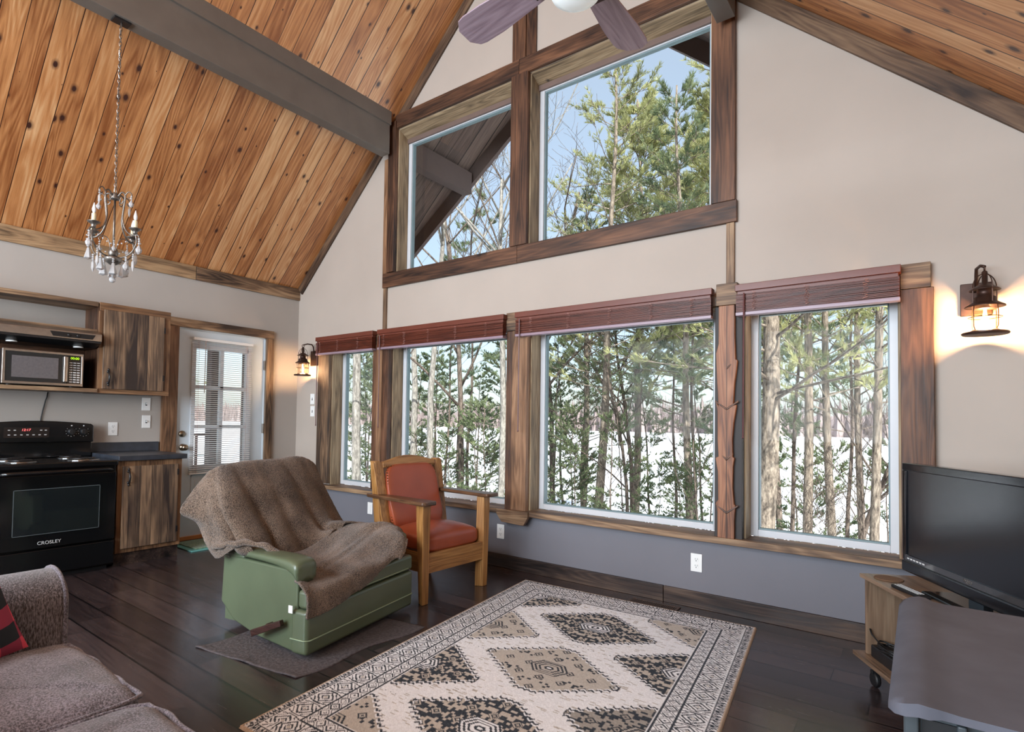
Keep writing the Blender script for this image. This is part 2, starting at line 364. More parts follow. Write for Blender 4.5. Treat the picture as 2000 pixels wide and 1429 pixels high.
def fabric(name, c1, c2, scale=260, stretch=(1, 1, 1), rough=0.95, bump=0.5, c3=None, stripe=None):
    m, nt, b = new_mat(name); L = nt.links.new; b.inputs['Roughness'].default_value = rough; b.inputs['Specular IOR Level'].default_value = 0.15
    b.inputs['Sheen Weight'].default_value = 0.3
    tc = nt.nodes.new('ShaderNodeTexCoord'); mp = nt.nodes.new('ShaderNodeMapping'); mp.inputs['Scale'].default_value = stretch; L(tc.outputs['Object'], mp.inputs[0])
    n = nt.nodes.new('ShaderNodeTexNoise'); n.inputs['Scale'].default_value = scale; n.inputs['Detail'].default_value = 3; n.inputs['Roughness'].default_value = 0.7; L(mp.outputs[0], n.inputs['Vector'])
    n2 = nt.nodes.new('ShaderNodeTexNoise'); n2.inputs['Scale'].default_value = 7; L(tc.outputs['Object'], n2.inputs['Vector'])
    g = mathn(nt, 'ADD', n.outputs[0], mathn(nt, 'MULTIPLY', mathn(nt, 'SUBTRACT', n2.outputs[0], 0.5), 0.25))
    r = nt.nodes.new('ShaderNodeValToRGB'); r.color_ramp.elements[0].position = 0.40; r.color_ramp.elements[1].position = 0.63
    r.color_ramp.elements[0].color = c1; r.color_ramp.elements[1].color = c2; L(g, r.inputs[0]); L(r.outputs[0], b.inputs['Base Color'])
    bump_to(nt, b, n.outputs[0], bump, 0.006)
    return m
M_sherpa = fabric('brown_sherpa_fleece', srgb(42, 31, 25), srgb(150, 128, 110), 230, bump=1.0)
M_sofa = fabric('grey_brown_chenille', srgb(70, 64, 68), srgb(148, 140, 150), 210, (1, 1, 1), bump=0.6)
M_sofav = fabric('grey_brown_chenille_upright', srgb(66, 60, 60), srgb(142, 134, 138), 230, (1, 1, 0.25), bump=0.6)
M_doormat = fabric('teal_door_mat_pile', srgb(84, 122, 104), srgb(150, 180, 140), 90, bump=0.6)
M_teal = plain('teal_mat_border', srgb(110, 178, 172), 0.8)

# ------------------------------------------------------------------ ROOM
XR = 6.16; RX = XR/2; SL = 0.95; ZC0 = 2.66; ZT = 2.525
YB = -7.5
def zc(x): return ZC0+SL*min(x, XR-x)
ST = dict(kind='structure')
fl = MB().box(-0.2, XR+0.2, YB-0.2, 0.16, -0.2, 0.0).build('floor', M_floor, **ST)
# gable wall, built from pieces round the openings
g = MB()
Y0, Y1 = 0.0, 0.20
OPX = [(0.63, 1.335), (1.56, 2.945), (3.15, 4.575), (4.74, 5.53)]
Z0, Z1 = 0.455, 1.96
xs = [0.0]
for a, b_ in OPX:
    g.box(xs[-1], a, Y0, Y1, Z0, Z1); xs.append(b_)
g.box(xs[-1], XR, Y0, Y1, Z0, Z1)
UX = [(1.585, 2.95), (3.115, 4.545)]; U0, U1 = 2.615, 4.035
g.box(0, XR, Y0, Y1, Z1, U0)
g.prism([(0, U0), (UX[0][0], U0), (UX[0][0], U1), (1.447, U1), (0, ZC0)], Y0, Y1)
g.prism([(XR, U0), (XR, ZC0), (XR-1.447, U1), (UX[1][1], U1), (UX[1][1], U0)], Y0, Y1)
g.box(UX[0][1], UX[1][0], Y0, Y1, U0, U1)
g.prism([(1.447, U1), (XR-1.447, U1), (RX, zc(RX))], Y0, Y1)
g.build('wall_front', M_wall, **ST)
MB().box(0.0, XR, Y0-0.004, Y1, 0.0, Z0).build('wall_front_lower', M_walllow, **ST)
# left wall with the door opening
DY0, DY1, DZ = -1.32, -0.40, 2.045
w = MB(); w.box(-0.15, 0, YB, DY0, 0, ZC0); w.box(-0.15, 0, DY1, Y1, 0, ZC0); w.box(-0.15, 0, DY0, DY1, DZ, ZC0)
w.build('wall_left', M_wallL, **ST)
MB().box(XR, XR+0.15, YB, Y1, 0, ZC0).build('wall_right', M_wall, **ST)
MB().prism([(-0.15, 0), (XR+0.15, 0), (XR+0.15, ZC0), (RX, zc(RX)+0.1), (-0.15, ZC0)], YB-0.15, YB).build('wall_rear', M_wall, **ST)
for i, (x, z0, z1, wd) in enumerate(((1.9, 0.9, 2.9, 2.4), (4.4, 0.9, 2.9, 2.0), (3.08, 3.5, 4.5, 1.8))):
    f = MB().box(x-wd/2-0.08, x+wd/2+0.08, YB, YB+0.05, z0-0.08, z1+0.08).build('window_%d' % (8+i), M_vinyl, **ST)  # unseen blank panels, added as window frames behind the fill lights
# ceiling slopes: local X runs up the slope so that the boards do too
ang = math.atan(SL)
def slope(name, left, y0, y1, mat, th=0.1, x_from=0.0, raise_=0.0, outer=None):
    ln = (RX-x_from)/math.cos(ang)
    bm = MB()
    if outer:   # prow: outer edge is a slanted line
        ya, yb = outer
        bm.hexa([(0, y0, 0), (ln, y0, 0), (ln, yb, 0), (0, ya, 0), (0, y0, th), (ln, y0, th), (ln, yb, th), (0, ya, th)])
    else: bm.box(0, ln, y0, y1, 0, th)
    me_o = bm.build(name, mat, **ST)
    me = me_o.data; off = Vector(me_o.location); me.transform(Matrix.Translation(off)); me_o.location = (0, 0, 0)
    if left:
        me_o.rotation_euler = (0, -ang, 0); me_o.location = (x_from, 0, ZC0+SL*x_from+raise_)
    else:
        me.transform(Matrix.Diagonal((-1, 1, 1, 1))); me.flip_normals()
        me_o.rotation_euler = (0, ang, 0); me_o.location = (XR-x_from, 0, ZC0+SL*x_from+raise_)
    return me_o
slope('ceiling_left_slope', True, YB, 0.2, M_ceil)
slope('ceiling_right_slope', False, YB, 0.2, M_ceil)
# roof overhang outside the gable
slope('roof_soffit_left', True, 0.2, 1, M_extbrown, 0.06, x_from=-0.6, outer=(0.84, 1.52))
slope('roof_soffit_right', False, 0.2, 1, M_extbrown, 0.06, x_from=-0.6, outer=(0.84, 1.52))
for sgn in (0, 1):
    fb = MB(); fx = lambda x: x if not sgn else XR-x
    for (x0, x1) in ((-0.6, RX),):
        ya, yb = 0.84, 1.52
        za, zb = ZC0+SL*x0, ZC0+SL*x1
        fb.hexa([(fx(x0), ya-0.03, za-0.2), (fx(x1), yb-0.03, zb-0.2), (fx(x1), yb+0.02, zb-0.2), (fx(x0), ya+0.02, za-0.2),
                 (fx(x0), ya-0.03, za+0.08), (fx(x1), yb-0.03, zb+0.08), (fx(x1), yb+0.02, zb+0.08), (fx(x0), ya+0.02, za+0.08)])
    fb.build('trim_%d' % (40+sgn), M_fascia, **ST)

# beams (purlins) carrying the roof; they run out through the gable
def beam(x0, x1, name, label):
    t = thing(name, label, 'beam', ((x0+x1)/2, -3.6, 3.755))
    zl, zr = zc(x0)+0.03, zc(x1)+0.03
    m = MB(True); m.hexa([(x0, YB, 3.755), (x1, YB, 3.755), (x1, -0.1, 3.755), (x0, -0.1, 3.755), (x0, YB, zl), (x1, YB, zr), (x1, -0.1, zr), (x0, -0.1, zl)])
    m.build('beam_body', M_beam, t, bevel=0.004)
    m = MB(True)
    if x0 < RX: m.hexa([(x1-0.005, YB, 4.035), (x1+0.018, YB, 4.035), (x1+0.018, -0.1, 4.035), (x1-0.005, -0.1, 4.035), (x1-0.005, YB, zr), (x1+0.018, YB, zr+0.015), (x1+0.018, -0.1, zr+0.015), (x1-0.005, -0.1, zr)])
    else: m.hexa([(x0-0.018, YB, 4.035), (x0+0.005, YB, 4.035), (x0+0.005, -0.1, 4.035), (x0-0.018, -0.1, 4.035), (x0-0.018, YB, zl), (x0+0.005, YB, zl), (x0+0.005, -0.1, zl), (x0-0.018, -0.1, zl)])
    m.build('beam_cap_board', M_beam, t)
    m = MB(True); m.box(x0, x1, 0.2, 1.17, 3.78, min(zl, zr)-0.05); m.build('beam_tail', M_fascia, t)
beam(1.455, 1.565, 'roof_beam', 'long charcoal painted roof beam above the chandelier, running to the tall windows')
beam(4.595, 4.705, 'roof_beam', 'dark roof beam whose end meets the window post above the right upper window')

# rake trims, eave trim, baseboard
def tr(n, mat, b, bevel=0.003): return b.build('trim_%d' % n, mat, bevel=bevel, **ST)
def rake(n, left):
    ln = (RX)/math.cos(ang)
    o = MB().box(0, ln, -0.022, 0.0, -0.098, 0.0).build('trim_%d' % n, M_rake, bevel=0.003, **ST)
    me = o.data; me.transform(Matrix.Translation(Vector(o.location)))
    if not left: me.transform(Matrix.Diagonal((-1, 1, 1, 1))); me.flip_normals()
    o.rotation_euler = (0, -ang if left else ang, 0); o.location = (0 if left else XR, 0, ZC0)
rake(1, True); rake(2, False)
tr(3, wood('eave_trim_light', srgb(92, 72, 54), srgb(156, 126, 94), srgb(188, 156, 118), 'y', knots=0.25, blotch=0.7), MB().box(0, 0.022, YB, -1.18, ZT, ZC0-0.004))
tr(4, M_trim['y'], MB().box(0, 0.022, -1.175, 0, ZT, ZC0-0.004))
MB().box(0.02, 4.24, -0.022, 0, 0.0, 0.105).build('baseboard_front', M_base, bevel=0.003, **ST)
MB().box(4.243, XR, -0.022, 0, 0.0, 0.105).build('baseboard_front_right', M_base, bevel=0.003, **ST)
MB().box(0.0, 0.02, -0.32, -0.02, 0.0, 0.105).build('baseboard_left', M_base, bevel=0.003, **ST)

# gable trim and posts
PF = -0.045
tr(5, M_trim['z'], MB().box(0.44, 0.63, PF, 0, 0.50, 2.03))                       # left casing
tr(6, M_dark['z'], MB().box(1.335, 1.40, PF-0.01, 0.0, 0.50, 1.92)); tr(7, M_red['z'], MB().box(1.402, 1.475, PF-0.015, 0, 0.50, 1.92)); tr(8, M_dark['z'], MB().box(1.477, 1.56, PF-0.01, 0, 0.50, 1.92))
tr(9, M_trim['x'], MB().box(1.335, 1.56, PF, 0, 1.922, 2.055))
tr(10, M_dark['z'], MB().box(2.945, 3.005, PF, 0, 0.46, 1.92)); tr(11, M_red['z'], MB().box(3.007, 3.15, PF-0.01, 0, 0.46, 1.92))
tr(12, M_trim['x'], MB().box(2.945, 3.15, PF-0.01, 0, 1.922, 2.07))
tr(13, plain('black_brown_post', srgb(46, 40, 38), 0.6), MB().box(4.575, 4.74, PF, 0, 0.46, 1.94)); tr(14, M_trim['x'], MB().box(4.59, 4.715, PF-0.03, 0, 1.942, 2.08))
# live-edge slab on the post between the wide and the right window
prof = [(4.60, 0.485), (4.70, 0.485), (4.70, 0.60), (4.706, 0.69), (4.698, 0.70), (4.690, 0.80), (4.692, 0.93), (4.70, 0.985), (4.69, 0.99), (4.688, 1.1), (4.695, 1.2), (4.712, 1.315), (4.692, 1.31), (4.70, 1.45), (4.71, 1.53), (4.716, 1.59), (4.705, 1.60), (4.70, 1.75), (4.70, 1.94),
        (4.605, 1.94), (4.605, 1.70), (4.59, 1.64), (4.597, 1.45), (4.605, 1.31), (4.590, 1.335), (4.60, 1.27), (4.60, 1.1), (4.606, 0.99), (4.588, 0.98), (4.602, 0.9), (4.605, 0.72), (4.592, 0.70), (4.600, 0.64)]
tr(15, wood('live_edge_pine', srgb(70, 40, 28), srgb(148, 98, 68), srgb(178, 130, 98), 'z', knots=0.3, blotch=0.6, knotcol=srgb(70, 30, 18)), MB().prism(prof, PF-0.028, PF), 0.004)
tr(16, M_dark['z'], MB().prism([(4.651, 0.485), (4.657, 0.485), (4.656, 1.94), (4.652, 1.94)], PF-0.0295, PF-0.02), 0)
vb = MB()
for (zx, sds) in ((0.655, (-1, 1)), (0.985, (-1, 1)), (1.30, (-1, 1)), (1.555, (1,))):
    hgt = 0.030 if zx < 0.7 or 1.2 < zx < 1.4 else 0.018
    for sd in sds:
        x1 = 4.654+sd*(0.068 if hgt > 0.02 else 0.038)
        vb.hexa([(4.654, PF-0.034, zx-0.02), (x1, PF-0.026, zx+hgt), (x1, PF-0.02, zx+hgt), (4.654, PF-0.02, zx-0.02),
                 (4.654, PF-0.031, zx-0.005), (x1, PF-0.026, zx+hgt+0.014), (x1, PF-0.02, zx+hgt+0.014), (4.654, PF-0.02, zx-0.005)])
tr(17, M_dark['x'], vb, 0.004)
tr(18, M_dark['z'], MB().box(5.53, 5.672, PF, 0, 0.46, 1.93)); tr(19, M_trim['x'], MB().box(5.53, 5.66, PF, 0, 1.932, 2.065))
# thin vertical strips between the lower and the upper windows
tr(20, M_trim['z'], MB().box(1.425, 1.472, -0.02, 0, 2.055, 2.48)); tr(21, M_trim['z'], MB().box(4.635, 4.684, -0.02, 0, 2.08, 2.48))
# upper window trim
tr(22, M_dark['x'], MB().box(1.42, 3.02, -0.03, 0, 2.48, 2.62)); tr(23, M_dark['x'], MB().box(3.022, 4.70, -0.03, 0, 2.48, 2.62))
tr(24, M_dark['x'], MB().prism([(1.565, 4.035), (3.02, 4.035), (3.02, 4.165), (1.565, 4.165)], -0.032, 0)); tr(25, M_dark['x'], MB().box(3.022, 4.60, -0.032, 0, 4.035, 4.165))
tr(26, M_red['z'], MB().box(1.42, 1.49, -0.03, 0, 2.62, 3.76)); tr(27, M_dark['z'], MB().box(1.492, 1.587, -0.05, 0, 2.62, 4.1))
tr(28, M_dark['z'], MB().box(2.95, 3.115, -0.04, 0, 2.62, 4.035)); tr(29, M_dark['z'], MB().box(2.95, 3.08, -0.03, 0, 4.165, 5.42)); tr(30, M_dark['z'], MB().box(3.082, 3.175, -0.02, 0, 4.165, 5.4))
tr(31, M_dark['z'], MB().box(4.545, 4.690, -0.035, 0, 2.62, 4.0))
# jamb linings
jb = MB(); jx = MB()
for k, (a, b_) in enumerate(OPX):
    jb.box(a-0.012, a+0.012, 0.0, 0.13, 0.48, Z1); jb.box(b_-0.012, b_+0.012, 0.0, 0.13, 0.48, Z1); jx.box(a, b_, 0.0, 0.13, Z1-0.02, Z1)
tr(32, M_jamb['z'], jb); tr(33, M_jamb['x'], jx)
jb = MB(); jx = MB()
for a, b_ in UX:
    jb.box(a-0.012, a+0.012, 0.0, 0.13, U0, U1); jb.box(b_-0.012, b_+0.012, 0.0, 0.13, U0, U1)
    jx.prism([(0.0, 4.02), (0.13, 3.965), (0.13, 4.035), (0.0, 4.035)], a, b_, 'x')
tr(34, M_jamb['z'], jb); tr(35, M_jamb['x'], jx)
jx = MB()
for a, b_ in UX: jx.box(a, b_, 0.11, 0.16, 3.93, 3.99)
tr(36, plain('brown_window_filler', srgb(112, 92, 84), 0.6), jx)
# sill with bracket
sl = MB(); sl.box(0.44, 5.665, -0.075, 0.13, 0.445, 0.485)
tr(37, M_trim['x'], sl, 0.003)
tr(38, M_trim['x'], MB().prism([(2.90, 0.445), (2.95, 0.385), (3.16, 0.375), (3.20, 0.445), (3.20, 0.486), (2.90, 0.486)], -0.095, -0.06), 0.003)

# windows
def window(n, a, b_, z0, z1, fw=0.042, y=0.13):
    t = thing('window_%d' % n, 'window', 'window', ((a+b_)/2, y, z0)); del t['label']; del t['category']; t['kind'] = 'structure'
    f = MB(True)
    f.box(a, a+fw, y, y+0.06, z0, z1); f.box(b_-fw, b_, y, y+0.06, z0, z1); f.box(a+fw, b_-fw, y, y+0.06, z0, z0+fw); f.box(a+fw, b_-fw, y, y+0.06, z1-fw, z1)
    fo = f.build('window_frame', M_vinyl, t, bevel=0.003)
    f = MB(True); q = fw+0.008
    f.box(a+fw, a+q, y+0.015, y+0.05, z0+fw, z1-fw); f.box(b_-q, b_-fw, y+0.015, y+0.05, z0+fw, z1-fw); f.box(a+q, b_-q, y+0.015, y+0.05, z0+fw, z0+q); f.box(a+q, b_-q, y+0.015, y+0.05, z1-q, z1-fw)
    f.build('window_bead', plain('grey_window_bead%d' % n, srgb(120, 140, 144), 0.4), t)
    MB(True).box(a+fw, b_-fw, y+0.03, y+0.034, z0+fw, z1-fw).build('window_pane', M_glass, t)
for i, (a, b_) in enumerate(OPX): window(i+1, a+0.012, b_-0.012, 0.486, Z1-0.02)
for i, (a, b_) in enumerate(UX): window(i+5, a+0.012, b_-0.012, U0+0.005, 3.965)

# ------------------------------------------------------------------ wooden blinds, raised
def wood_blind(x0, x1, label, cords, wand=True, under=True):
    zt = 2.055; t = thing('wooden_blind', label, 'window blind', ((x0+x1)/2, -0.06, 1.88), group='raised cherry wood blinds')
    m = MB(True); m.box(x0, x1, -0.112, -0.048, zt-0.042, zt); m.box(x0+0.01, x1-0.01, -0.10, -0.052, zt-0.062, zt-0.04)
    m.build('head_rail', M_blindrail, t, bevel=0.003)
    m = MB(True); z = zt-0.060; rng = random.Random(int(x0*100)); k = 0
    while z > 1.885:
        dy = rng.uniform(-0.003, 0.003); tw = rng.uniform(-0.0015, 0.0015)
        m.hexa([(x0+0.006, -0.108+dy, z-0.0032+tw), (x1-0.006, -0.108+dy, z-0.0032-tw), (x1-0.006, -0.058+dy, z-0.0032), (x0+0.006, -0.058+dy, z-0.0032),
                (x0+0.006, -0.108+dy, z+tw), (x1-0.006, -0.108+dy, z-tw), (x1-0.006, -0.058+dy, z), (x0+0.006, -0.058+dy, z)])
        z -= 0.0045; k += 1
    m.build('slats', M_blind, t)
    MB(True).box(x0+0.004, x1-0.004, -0.110, -0.056, 1.862, 1.882).build('bottom_rail', M_blindunder if under else M_blindrail, t, bevel=0.002)
    for i, cx in enumerate(cords):
        pts = []; rng = random.Random(i+int(x0*10)); z = zt-0.055; j = 0
        while z > 1.888:
            pts.append((cx+(0.016 if j % 2 else -0.016)*rng.uniform(0.4, 1.0)+rng.uniform(-0.004, 0.004), -0.114-0.005*rng.random(), z)); z -= 0.006; j += 1
        MB(True).tube(pts, 0.0018, 4).build('ladder_cord', M_rope, t)
    if wand:
        m = MB(True); m.cyl((x0+0.055, -0.125, zt-0.06), (x0+0.05, -0.118, 1.12), 0.0045, 0.0045, 8); m.sphere((x0+0.05, -0.118, 1.115), 0.007, 8, 6)
        m.build('tilt_wand', plain('cherry_wand%d' % int(x0*100), srgb(96, 60, 62), 0.35), t)
wood_blind(0.475, 1.385, 'narrow raised cherry wood blind over the slim window beside the lantern in the corner', (0.56, 0.85, 1.17))
wood_blind(1.45, 2.955, 'raised cherry wood blind over the window directly behind the leather armchair', (1.55, 1.83, 2.13, 2.45, 2.78))
wood_blind(3.065, 4.573, 'widest raised cherry wood blind, over the middle picture window', (3.22, 3.55, 3.88, 4.18, 4.45))
wood_blind(4.71, 5.535, 'dark raised cherry wood blind over the right window beside the television', (4.82, 5.10, 5.38))

# ------------------------------------------------------------------ door
d = thing('door_1', 'x', 'x', (0, (DY0+DY1)/2, 0)); del d['label']; del d['category']; d['kind'] = 'structure'
ya, yb = DY0+0.012, DY1-0.012; ga, gb = -1.155, -0.60; gz0, gz1 = 0.70, 1.87
m = MB(True); m.box(-0.05, -0.01, ya, ga, 0.03, 2.035); m.box(-0.05, -0.01, gb, yb, 0.03, 2.035); m.box(-0.05, -0.01, ga, gb, gz1, 2.035); m.box(-0.05, -0.01, ga, gb, 0.03, gz0)
m.build('door_slab', M_doorw, d)
m = MB(True)
for s in ((ga-0.03, ga+0.012), (gb-0.012, gb+0.03)): m.box(-0.055, 0.002, s[0], s[1], gz0-0.03, gz1+0.03)
m.box(-0.055, 0.002, ga, gb, gz1-0.012, gz1+0.03); m.box(-0.055, 0.002, ga, gb, gz0-0.03, gz0+0.012)
yc = (ga+gb)/2; m.box(-0.045, -0.005, yc-0.018, yc+0.018, gz0, gz1)
for k in (1, 2):
    z = gz0+(gz1-gz0)*k/3; m.box(-0.045, -0.005, ga, gb, z-0.018, z+0.018)
m.build('glazing_frame', M_vinyl, d, bevel=0.002)
MB(True).box(-0.03, -0.026, ga, gb, gz0, gz1).build('door_pane', M_glass, d)
m = MB(True)
for (p0, p1) in ((-1.16, -0.9), (-0.82, -0.56)):
    m.box(-0.012, -0.004, p0, p1, 0.2, 0.215); m.box(-0.012, -0.004, p0, p1, 0.6, 0.615); m.box(-0.012, -0.004, p0, p0+0.015, 0.2, 0.615); m.box(-0.012, -0.004, p1-0.015, p1, 0.2, 0.615); m.box(-0.012, -0.006, p0+0.04, p1-0.04, 0.25, 0.565)
m.build('raised_panels', M_doorw, d, bevel=0.003)
m = MB(True); m.lathe([(0.031, 0), (0.031, 0.008), (0.026, 0.014), (0.016, 0.016), (0.012, 0.02)], (-0.01, -1.255, 1.02), 20, 'x'); m.build('deadbolt', M_nickel, d, smooth=True)
m = MB(True); m.lathe([(0.034, 0), (0.034, 0.006), (0.022, 0.012), (0.012, 0.02), (0.012, 0.034), (0.027, 0.044), (0.030, 0.058), (0.024, 0.07), (0.008, 0.074)], (-0.01, -1.245, 0.89), 20, 'x'); m.build('door_knob', M_nickel, d, smooth=True)
for z in (0.35, 1.07, 1.75):
    MB(True).box(-0.012, 0.006, DY1-0.02, DY1-0.004, z-0.05, z+0.05).cyl((0.006, DY1-0.012, z-0.052), (0.006, DY1-0.012, z+0.052), 0.006, n=8).build('hinge', M_steel, d)
MB(True).box(-0.15, 0.015, DY0, DY1, 0.0, 0.03).build('threshold', M_orange, d)
m = MB(); m.box(-0.15, 0.0, DY0-0.001, DY0+0.012, 0.03, DZ); m.box(-0.15, 0.0, DY1-0.012, DY1+0.001, 0.03, DZ); m.box(-0.15, 0.0, DY0, DY1, DZ-0.012, DZ)
tr(50, M_doorw, m, 0)
tr(51, M_trim['z'], MB().box(0, 0.024, DY1-0.002, DY1+0.083, 0, 2.045)); tr(52, M_trim['y'], MB().box(0, 0.024, -1.46, DY1+0.083, 2.047, 2.13)); tr(53, M_red['z'], MB().box(0, 0.024, -1.46, DY0+0.002, 0.0, 2.045))
# white mini blind on the door
t = thing('mini_blind', 'white slatted mini blind hanging in front of the glazed door', 'window blind', (0.02, -0.89, 0.60))
x_ = 0.012
MB(True).box(0.003, 0.035, -1.185, -0.565, 1.935, 1.962).build('head_rail', M_plate, t, bevel=0.002)
m = MB(True); z = 1.925
while z > 0.65:
    m.hexa([(x_+0.018, -1.19, z-0.004), (x_+0.018, -0.57, z-0.004), (x_-0.006, -0.57, z+0.003), (x_-0.006, -1.19, z+0.003),
            (x_+0.018, -1.19, z-0.0032), (x_+0.018, -0.57, z-0.0032), (x_-0.006, -0.57, z+0.0038), (x_-0.006, -1.19, z+0.0038)]); z -= 0.0205
m.build('slats', M_plate, t)
MB(True).box(0.004, 0.026, -1.19, -0.57, 0.625, 0.643).build('bottom_rail', M_plate, t, bevel=0.002)
m = MB(True)
for y in (-1.13, -0.63): m.cyl((0.032, y, 0.64), (0.032, y, 1.94), 0.0012, n=5); m.cyl((0.004, y, 0.64), (0.004, y, 1.94), 0.0012, n=5)
m.build('ladder_cord', M_rope, t)
MB(True).cyl((0.045, -1.075, 1.935), (0.04, -1.075, 1.42), 0.004, n=6).build('tilt_wand', plain('clear_wand', srgb(170, 150, 140), 0.2), t)

# ------------------------------------------------------------------ outlets and switches
def plate(kind, label, pos, wall):
    t = thing('power_outlet' if kind == 'outlet' else 'light_switch', label, 'outlet' if kind == 'outlet' else 'switch', pos, 0 if wall == 'g' else math.radians(90))
    m = MB().box(-0.036, 0.036, -0.007, 0, -0.058, 0.058); m.build('cover_plate', M_plate, t, bevel=0.002)
    if kind == 'outlet':
        for s in (-1, 1):
            m = MB().lathe([(0.017, 0), (0.017, -0.0025)], (0, -0.007, s*0.021), 18, 'y'); q = m.build('socket', M_plate, t)
            k = MB().box(-0.0075, -0.0055, -0.0105, -0.0092, s*0.021-0.001, s*0.021+0.008).box(0.0055, 0.0075, -0.0105, -0.0092, s*0.021-0.001, s*0.021+0.008).cyl((0, -0.0105, s*0.021-0.008), (0, -0.0092, s*0.021-0.008), 0.003, n=8)
            k.build('slots', M_slot, q)
    elif kind == 'rocker':
        MB().box(-0.016, 0.016, -0.011, -0.005, -0.033, 0.033).build('rocker', M_plate, t, bevel=0.001)
    else:
        MB().box(-0.005, 0.005, -0.018, -0.005, -0.004, 0.012).build('toggle', M_plate, t)
        MB().box(-0.008, 0.008, -0.0078, -0.005, -0.014, 0.014).build('toggle_slot', M_slot, t)
plate('outlet', 'white duplex outlet low on the blue wall between the armchair and the rug corner', (2.885, -0.004, 0.286), 'g')
plate('outlet', 'white duplex outlet in the middle of the blue wall under the live-edge post', (4.454, -0.004, 0.29), 'g')
plate('rocker', 'white blank rocker plate low on the blue wall left of the leather armchair', (1.287, -0.004, 0.305), 'g')
plate('toggle', 'upper white switch on the strip of wall beside the corner lantern', (0.30, -0.001, 1.40), 'g')
plate('toggle', 'lower white switch on the strip of wall beside the corner lantern', (0.305, -0.001, 1.265), 'g')
plate('outlet', 'white duplex outlet on the kitchen wall right of the stove', (0.001, -1.851, 1.07), 'l')
plate('toggle', 'upper white switch plate under the wall cabinet beside the door post', (0.001, -1.587, 1.295), 'l')
plate('toggle', 'lower white switch plate above the counter beside the door post', (0.001, -1.582, 1.135), 'l')

# floor register
t = thing('floor_register', 'brown metal floor vent between the rug and the baseboard', 'vent', (4.22, -0.138, 0))
m = MB(); m.box(-0.16, 0.16, -0.055, -0.038, 0, 0.006); m.box(-0.16, 0.16, 0.038, 0.055, 0, 0.006); m.box(-0.16, -0.145, -0.038, 0.038, 0, 0.006); m.box(0.145, 0.16, -0.038, 0.038, 0, 0.006); m.build('frame', M_vent, t)
m = MB()
for i in range(24): m.box(-0.143+i*0.012, -0.136+i*0.012, -0.038, 0.038, 0.001, 0.005)
m.build('louvres', M_vent, t)
MB().box(-0.145, 0.145, -0.038, 0.038, 0.0003, 0.001).build('backing', M_rubber, t)


def text_mesh(body, name, size, mat, parent, loc, rot, extrude=0.0006, label=None, shear=0.0):
    cu = bpy.data.curves.new(name, 'FONT'); cu.body = body; cu.size = size; cu.extrude = extrude; cu.align_x = 'CENTER'; cu.align_y = 'CENTER'; cu.shear = shear
    tmp = bpy.data.objects.new(name+'_tmp', cu); COL.objects.link(tmp)
    bpy.context.view_layer.update()
    me = bpy.data.meshes.new_from_object(tmp.evaluated_get(bpy.context.evaluated_depsgraph_get()))
    bpy.data.objects.remove(tmp, do_unlink=True)
    me.materials.clear(); me.materials.append(mat); me.name = name
    o = bpy.data.objects.new(name, me); COL.objects.link(o); o.parent = parent; o.location = loc; o.rotation_euler = rot
    if label: o['label'] = label
    return o
def at(o, v):  # world point -> local of an unrotated child
    return Vector(v)-wloc(o)
RXZ = (math.radians(90), 0, math.radians(90))   # text standing up, facing +X

# ------------------------------------------------------------------ KITCHEN
# stove
t = thing('stove', 'black freestanding electric stove with coil burners beside the plank cabinet', 'stove', (0.33, -2.41, 0))
SY0, SY1 = -2.79, -2.035
MB(True).box(0.02, 0.615, SY0, SY1, 0.03, 0.80).build('body', M_black, t, bevel=0.004)
MB(True).box(0.06, 0.58, SY0+0.03, SY1-0.03, 0.0, 0.03).build('plinth', M_rubber, t)
m = MB(True); m.box(0.06, 0.662, SY0-0.003, SY1+0.003, 0.80, 0.842); m.build('cooktop', M_black, t, bevel=0.008, seg=3)
m = MB(True); m.box(0.617, 0.652, SY0+0.006, SY1-0.006, 0.235, 0.755); od = m.build('oven_door', M_black, t, bevel=0.006)
m = MB(True); m.box(0.652, 0.6545, SY0+0.12, SY1-0.12, 0.34, 0.655); m.build('oven_window', M_bglass, od)
m = MB(True)
for (a, b_, c, d2) in ((SY0+0.115, SY1-0.115, 0.655, 0.659), (SY0+0.115, SY1-0.115, 0.335, 0.339), (SY0+0.115, SY0+0.119, 0.335, 0.659), (SY1-0.119, SY1-0.115, 0.335, 0.659)): m.box(0.652, 0.6552, a, b_, c, d2)
m.build('window_outline', plain('dark_chrome_line', srgb(90, 98, 100), 0.25), od)
m = MB(True); m.tube([(0.65, SY0+0.04, 0.765), (0.69, SY0+0.05, 0.775), (0.70, SY0+0.09, 0.777), (0.70, SY1-0.09, 0.777), (0.69, SY1-0.05, 0.775), (0.65, SY1-0.04, 0.765)], 0.014, 10); m.build('oven_handle', M_black, od, smooth=True)
text_mesh('CROSLEY', 'brand_lettering', 0.034, M_legend, od, at(od, (0.6545, -2.46, 0.272)), RXZ)
MB(True).box(0.617, 0.65, SY0+0.006, SY1-0.006, 0.045, 0.222).build('storage_drawer', M_black, t, bevel=0.006)
